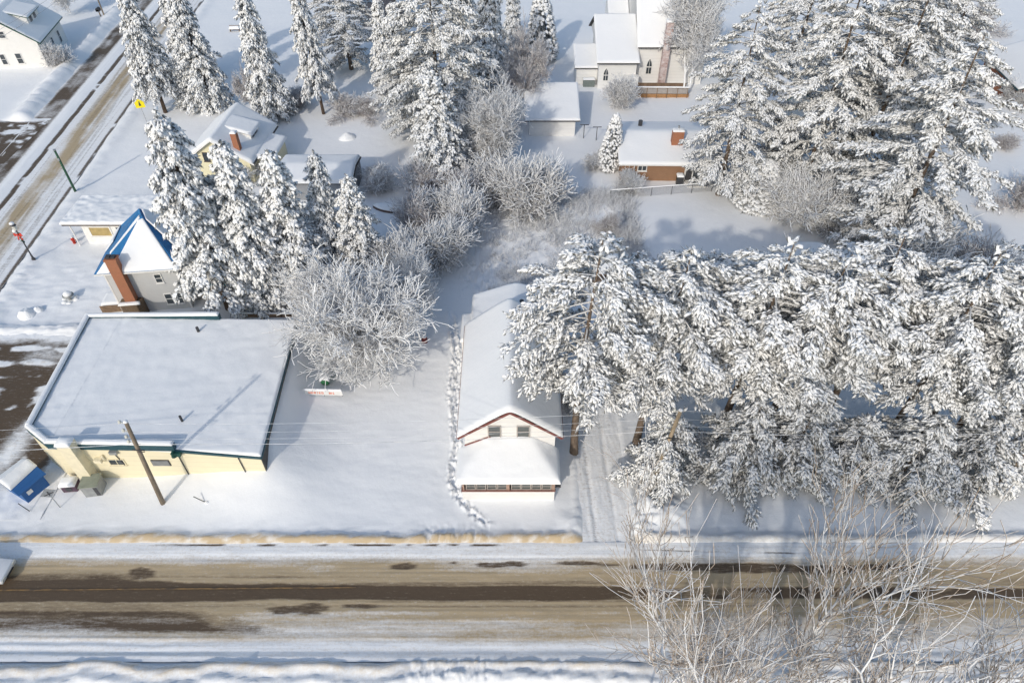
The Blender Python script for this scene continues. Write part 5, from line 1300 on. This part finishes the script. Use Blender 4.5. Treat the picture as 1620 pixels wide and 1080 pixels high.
sphere_blob(mb, (0, -.14, 3.6), .12); mb.build('bow', RED, t)
mb = MB()
for k in range(22):
    a = k*.9; z = 2.5+k*.055; mb.cyl((.11*math.cos(a), .11*math.sin(a), z), (.11*math.cos(a+.9), .11*math.sin(a+.9), z+.055), .06, n=6)
mb.build('garland', GREENPAINT, t)
# yellow road sign
t = thing('road_sign', 'fluorescent yellow road sign on a thin post by the side street', 'road sign', at(232, 193), .3)
MB().cyl((0, 0, -.2), (0, 0, 2.4), .04, n=8).build('post', GALV, t)
mb = MB(); mb.xprism([(-.62, 2.15), (.62, 2.15), (.62, 2.95), (0, 3.45), (-.62, 2.95)], -.06, -.03); mb.build('sign_plate', YELLOW, t)
mb = MB(); mb.xprism([(-.15, 2.45), (.15, 2.45), (.1, 2.85), (-.1, 2.85)], -.075, -.062); sphere_blob(mb, (0, -.07, 2.98), .1, sq=(1, .1, 1)); mb.build('sign_print', METAL_D, t)
# small signs in front of the cream building
t = thing('diamond_sign', 'grey back of a diamond-shaped sign on a thin post near the blue shed', 'road sign', at(95, 802), .6)
MB().cyl((0, 0, -.2), (0, 0, 2.3), .035, n=8).build('post', GALV, t)
mb = MB(); mb.xprism([(0, 1.45), (.55, 2.0), (0, 2.55), (-.55, 2.0)], -.04, -.015); mb.build('sign_plate', GALV, t)
mb = MB(); mb.bar((-.3, -.06, 1.9), (.3, -.06, 1.9), .04, .04); mb.bar((0, -.07, 1.7), (0, -.07, 2.2), .04, .04); mb.build('bracket', METAL_D, t)
for uv, tp, lab in (((49, 809), (-.55, .1, 1.0), 'thin leaning marker stake left of the diamond sign'), ((327, 794), (-.9, .15, .55), 'short leaning stake in the snow right of the grey pole')):
    t = thing('marker_stake', lab, 'stake', ats(*uv), 0, 'marker stakes in the snow')
    MB().cyl((0, 0, -.1), tp, .035, n=7).build('rod', METAL_D, t)
    mb = MB(); sphere_blob(mb, (0, 0, 0), .16, sq=(1, 1, .5)); mb.build('snow_foot', MTSNOW, t, smooth=True)
# banner sign, tank, barrel
t = thing('banner_sign', 'long low white sign with orange-red lettering, standing in the yard snow', 'sign', ats(483, 624), -.035)
MB().box(0, 3.35, -.05, .05, .05, .62).build('board', WHITE_P, t)
mb = MB()
LET = [(.38, 'H'), (.62, 'E'), (.84, 'A'), (1.08, 'T'), (1.30, 'E'), (1.52, 'D'), (2.12, 'I'), (2.26, 'N'), (2.52, 'C')]
for x, ch in LET:
    w, z0, z1 = .17, .22, .46
    if ch in 'HEADNTIC':
        if ch in 'HEANDC': mb.box(x, x+.045, -.064, -.052, z0, z1)
        if ch in 'HAND': mb.box(x+w-.045, x+w, -.064, -.052, z0, z1)
        if ch in 'EATDC': mb.box(x+.047, x+w-.047, -.064, -.052, z1-.045, z1)
        if ch in 'EDC': mb.box(x+.047, x+w-.047, -.064, -.052, z0, z0+.045)
        if ch in 'HEAN': mb.box(x+.047, x+w-.047, -.064, -.052, .318, .362)
        if ch in 'TI': mb.box(x+.065, x+.11, -.064, -.052, z0, z1-.047 if ch == 'T' else z1)
mb.build('lettering', ORANGE, t)
for x in (.1, 1.65, 3.25): MB().cyl((x, .09, -.2), (x, .09, .75), .03, n=6).build('stake', METAL_D, t)
snow_sheet(quad_grid((0, -.09, .62), (3.35, -.09, .62), (3.35, .12, .62), (0, .12, .62), 30, 8), .14, .1, .04, 2, 'snow_cap', t)
t = thing('green_tank', 'green round-ended tank under thick snow behind the lettered sign', 'tank', ats(515, 611), 0)
t.scale = (.8, .8, .8)
mb = MB(); mb.lathe([(.06, -.02), (.35, .02), (.5, .16), (.5, 2.0), (.34, 2.15), (.06, 2.2)], 16)
mb.v = [(x, z, y+.5) for x, y, z in mb.v]; mb.build('body', GREENTANK, t, smooth=True)
xx, yy = np.meshgrid(cl(16)*1.1-.55, cl(24)*2.2, indexing='ij'); zz = .5+np.sqrt(np.clip(.27-xx*xx*.8, .0, 1))
snow_sheet(np.stack([xx, yy, zz-.02], -1), .42, .3, .08, 3, 'snow_cap', t)
t = thing('red_barrel', 'small dark red barrel at the edge of the large frosted tree', 'barrel', ats(672, 541), 0)
mb = MB(); mb.lathe([(.24, -.1), (.28, .1), (.29, .3), (.28, .5), (.24, .68)], 14); mb.build('drum', BARRELRED, t, smooth=True)
mb = MB()
for z in (.12, .46): mb.lathe([(.295, z), (.295, z+.06)], 14)
mb.build('hoop', METAL_D, t)
mb = MB(); sphere_blob(mb, (0, 0, .70), .24, sq=(1, 1, .35)); mb.build('snow_cap', MTSNOW, t, smooth=True)
# upturned boat under snow
t = thing('upturned_boat', 'long boat lying under snow with its dark rim showing, below the low garage', 'boat', at(625, 331), -.12)
nx_ = 28; u = np.linspace(-1, 1, nx_); hw = .95*(1-np.abs(u)**2.4)
mb = MB(); outl = [(2.75*a, -w) for a, w in zip(u, hw)]+[(2.75*a, w) for a, w in zip(u[::-1], hw[::-1])][1:-1]
mb.prism(outl, .02, .30); mb.build('hull', M('boat_rim', (.13, .085, .07), .6, .25), t)
P = np.zeros((nx_, 12, 3)); v_ = np.linspace(-1, 1, 12)
P[..., 0] = (2.72*u)[:, None]; P[..., 1] = hw[:, None]*v_[None]*.97; P[..., 2] = .3
snow_sheet(P, .42, .7, .05, 2, 'snow_cap', t)
# snow mounds, planters
def mound(label, uv, r, h, name='snow_mound'):
    t = thing(name, label, 'snow mound', at(*uv), tr_rng.uniform(0, 6), 'snow mounds')
    xx, yy = np.meshgrid(np.linspace(-1, 1, 22), np.linspace(-1, 1, 22), indexing='ij')
    rr = np.hypot(xx, yy); zz = h*np.clip(1-rr**2, -.2, 1)*(.75+.5*fbm(xx*2+uv[0], yy*2, 3))+.0
    P = np.stack([xx*r, yy*r*.8, zz-.05], -1)
    idx = np.arange(22*22).reshape(22, 22)
    F = np.stack([idx[:-1, :-1], idx[1:, :-1], idx[1:, 1:], idx[:-1, 1:]], -1).reshape(-1, 4)
    link('heap', mesh_np('heap', P.reshape(-1, 3), F, None, (MBANK,), True), t)
mound('round snow mound alone on the garden lawn behind the low garage', (550, 219), 1.3, .8)
mound('lumpy snow mound at the street corner of the churned yard', (42, 497), 1.1, .8)
mound('smaller snow lump right beside the street-corner mound', (60, 490), .6, .45)
mound('snow heap with stones at the mouth of the driveway', (1022, 806), 1.0, .6)
t = thing('garden_bowl', 'snow-topped round garden bowl in the churned yard left of the grey house', 'planter', at(111, 473), 0)
mb = MB(); mb.lathe([(.3, -.1), (.16, .1), (.14, .45), (.55, .62), (.55, .7), (.1, .7)], 14); mb.build('bowl', METAL, t, smooth=True)
mb = MB(); sphere_blob(mb, (0, 0, .82), .42, sq=(1, 1, .7)); 
for k in range(6): sphere_blob(mb, (.62*math.cos(k), .62*math.sin(k), .08), .28, sq=(1, 1, .5))
mb.build('snow_cap', MTSNOW, t, smooth=True)
t = thing('hydrant', 'small red hydrant poking out of snow by the low annex', 'hydrant', at(118, 384), 0)
mb = MB(); mb.lathe([(.16, -.1), (.16, .5), (.2, .52), (.2, .58), (.13, .7), (.04, .78)], 10); mb.cyl((-.26, 0, .4), (.26, 0, .4), .07, n=8); mb.build('body', RED, t, smooth=True)
mb = MB(); sphere_blob(mb, (0, 0, .8), .14, sq=(1, 1, .6)); mb.build('snow_cap', MTSNOW, t, smooth=True)
# chain-link fence behind the overgrown plot
t = thing('chain_link_fence', 'low chain-link fence with snow on its rail before the brick bungalow', 'fence', at(965, 315), 0)
f0 = np.array(at(965, 315)); f1 = np.array(at(1125, 303)); dv = f1-f0; Ln = np.hypot(*dv); t.rotation_euler = (0, 0, math.atan2(dv[1], dv[0]))
for k in range(6): MB().cyl((Ln*k/5, 0, -.2), (Ln*k/5, 0, 1.25), .035, n=7).build('post', METAL_D, t)
mb = MB(); mb.cyl((0, 0, 1.22), (Ln, 0, 1.22), .03, n=6); mb.build('rail', GALV, t)
mb = MB(); st_ = .16; nn = int(Ln/st_)
for k in range(nn):
    for j in range(7):
        x, z = k*st_, .06+j*st_
        mb.bar((x, 0, z), (x+st_, 0, z+st_), .008); mb.bar((x, .01, z+st_), (x+st_, .01, z), .008)
o = mb.build('mesh', GALV, t); o['kind'] = 'stuff'
snow_sheet(quad_grid((0, -.06, 1.24), (Ln, -.06, 1.24), (Ln, .06, 1.24), (0, .06, 1.24), 50, 6), .1, .06, .04, 2, 'rail_snow', t)
for uv, lab in (((923, 218), 'left clothes-line post behind the white garage'), ((943, 222), 'right clothes-line post behind the white garage')):
    t = thing('clothesline_post', lab, 'post', at(*uv), 0, 'clothes-line posts')
    MB().cyl((0, 0, -.2), (0, 0, 2.0), .05, n=8).build('post', METAL_D, t)
    MB().box(-.6, .6, -.04, .04, 1.95, 2.03).build('crossarm', METAL_D, t)
t = thing('garden_bench', 'snow-covered bench in the garden behind the stout spruce', 'bench', at(372, 50), .05)
MB().box(-.9, .9, -.25, .25, .4, .48).build('seat', WOOD, t)
MB().box(-.9, .9, .26, .32, .5, 1.0).build('backrest', WOOD, t)
for x in (-.8, .8):
    MB().box(x-.04, x+.04, -.22, .22, -.1, .395).build('leg', WOOD, t)
snow_sheet(quad_grid((-.95, -.3, .48), (.95, -.3, .48), (.95, .3, .7), (-.95, .3, .7), 14, 10), .3, .25, .06, 2, 'snow_cap', t)

# cars: one entering the frame on the road, two parked far behind
def car(label, loc, rot, group, paint):
    t = thing('car', label, 'car', loc, rot, group)
    prof = [(-2.2, .35), (2.15, .32), (2.25, .55), (2.2, .75), (1.2, .92), (-1.75, .98), (-2.2, .85)]
    mb = MB(); mb.xprism(prof, -.88, .88); mb.build('body', paint, t, .09, True)
    lo = [(1.25, .90), (-1.8, .95)]; mb = MB()
    mb.add([(1.2, -.78, .9), (-1.75, -.78, .95), (-1.75, .78, .95), (1.2, .78, .9), (.3, -.6, 1.42), (-1.15, -.6, 1.44), (-1.15, .6, 1.44), (.3, .6, 1.42)], [(0, 3, 2, 1), (4, 5, 6, 7), (0, 1, 5, 4), (1, 2, 6, 5), (2, 3, 7, 6), (3, 0, 4, 7)])
    mb.build('cabin', GLASS, t, .05)
    MB().box(-1.15, .3, -.62, .62, 1.43, 1.475).build('roof', paint, t, .02)
    for x in (1.35, -1.35):
        for y in (-.82, .82):
            w = MB().cyl((x, y-.1, .32), (x, y+.1, .32), .32, n=18).build('wheel', RUBBER, t)
            MB().cyl((x, y-.115, .32), (x, y+.115, .32), .19, n=14).build('rim', GALV, w)
    for y in (-.65, .65):
        MB().box(2.17, 2.27, y-.18, y+.18, .58, .72).build('headlight', LAMPGLASS, t)
        MB().box(-2.24, -2.15, y-.15, y+.15, .65, .8).build('tail_light', RED, t)
    MB().box(2.2, 2.28, -.4, .4, .40, .52).build('grille', METAL_D, t)
    return t
cx_, cy_ = at(8, 915, .6)
c1 = car('front corner of a white car driving in from the left frame edge', (cx_-2.25, 23.55, .02), 0, 'cars', CARPAINT)
c2 = copy_tree(c1); c2['label'] = 'snow-covered pale car parked far back at the top right, left of two'; c2.location = (*at(1512, 1), 0); c2.rotation_euler = (0, 0, .1)
c3 = copy_tree(c1); c3['label'] = 'snow-covered pale car parked far back at the top right, right of two'; c3.location = (*at(1558, 1), 0); c3.rotation_euler = (0, 0, .1)
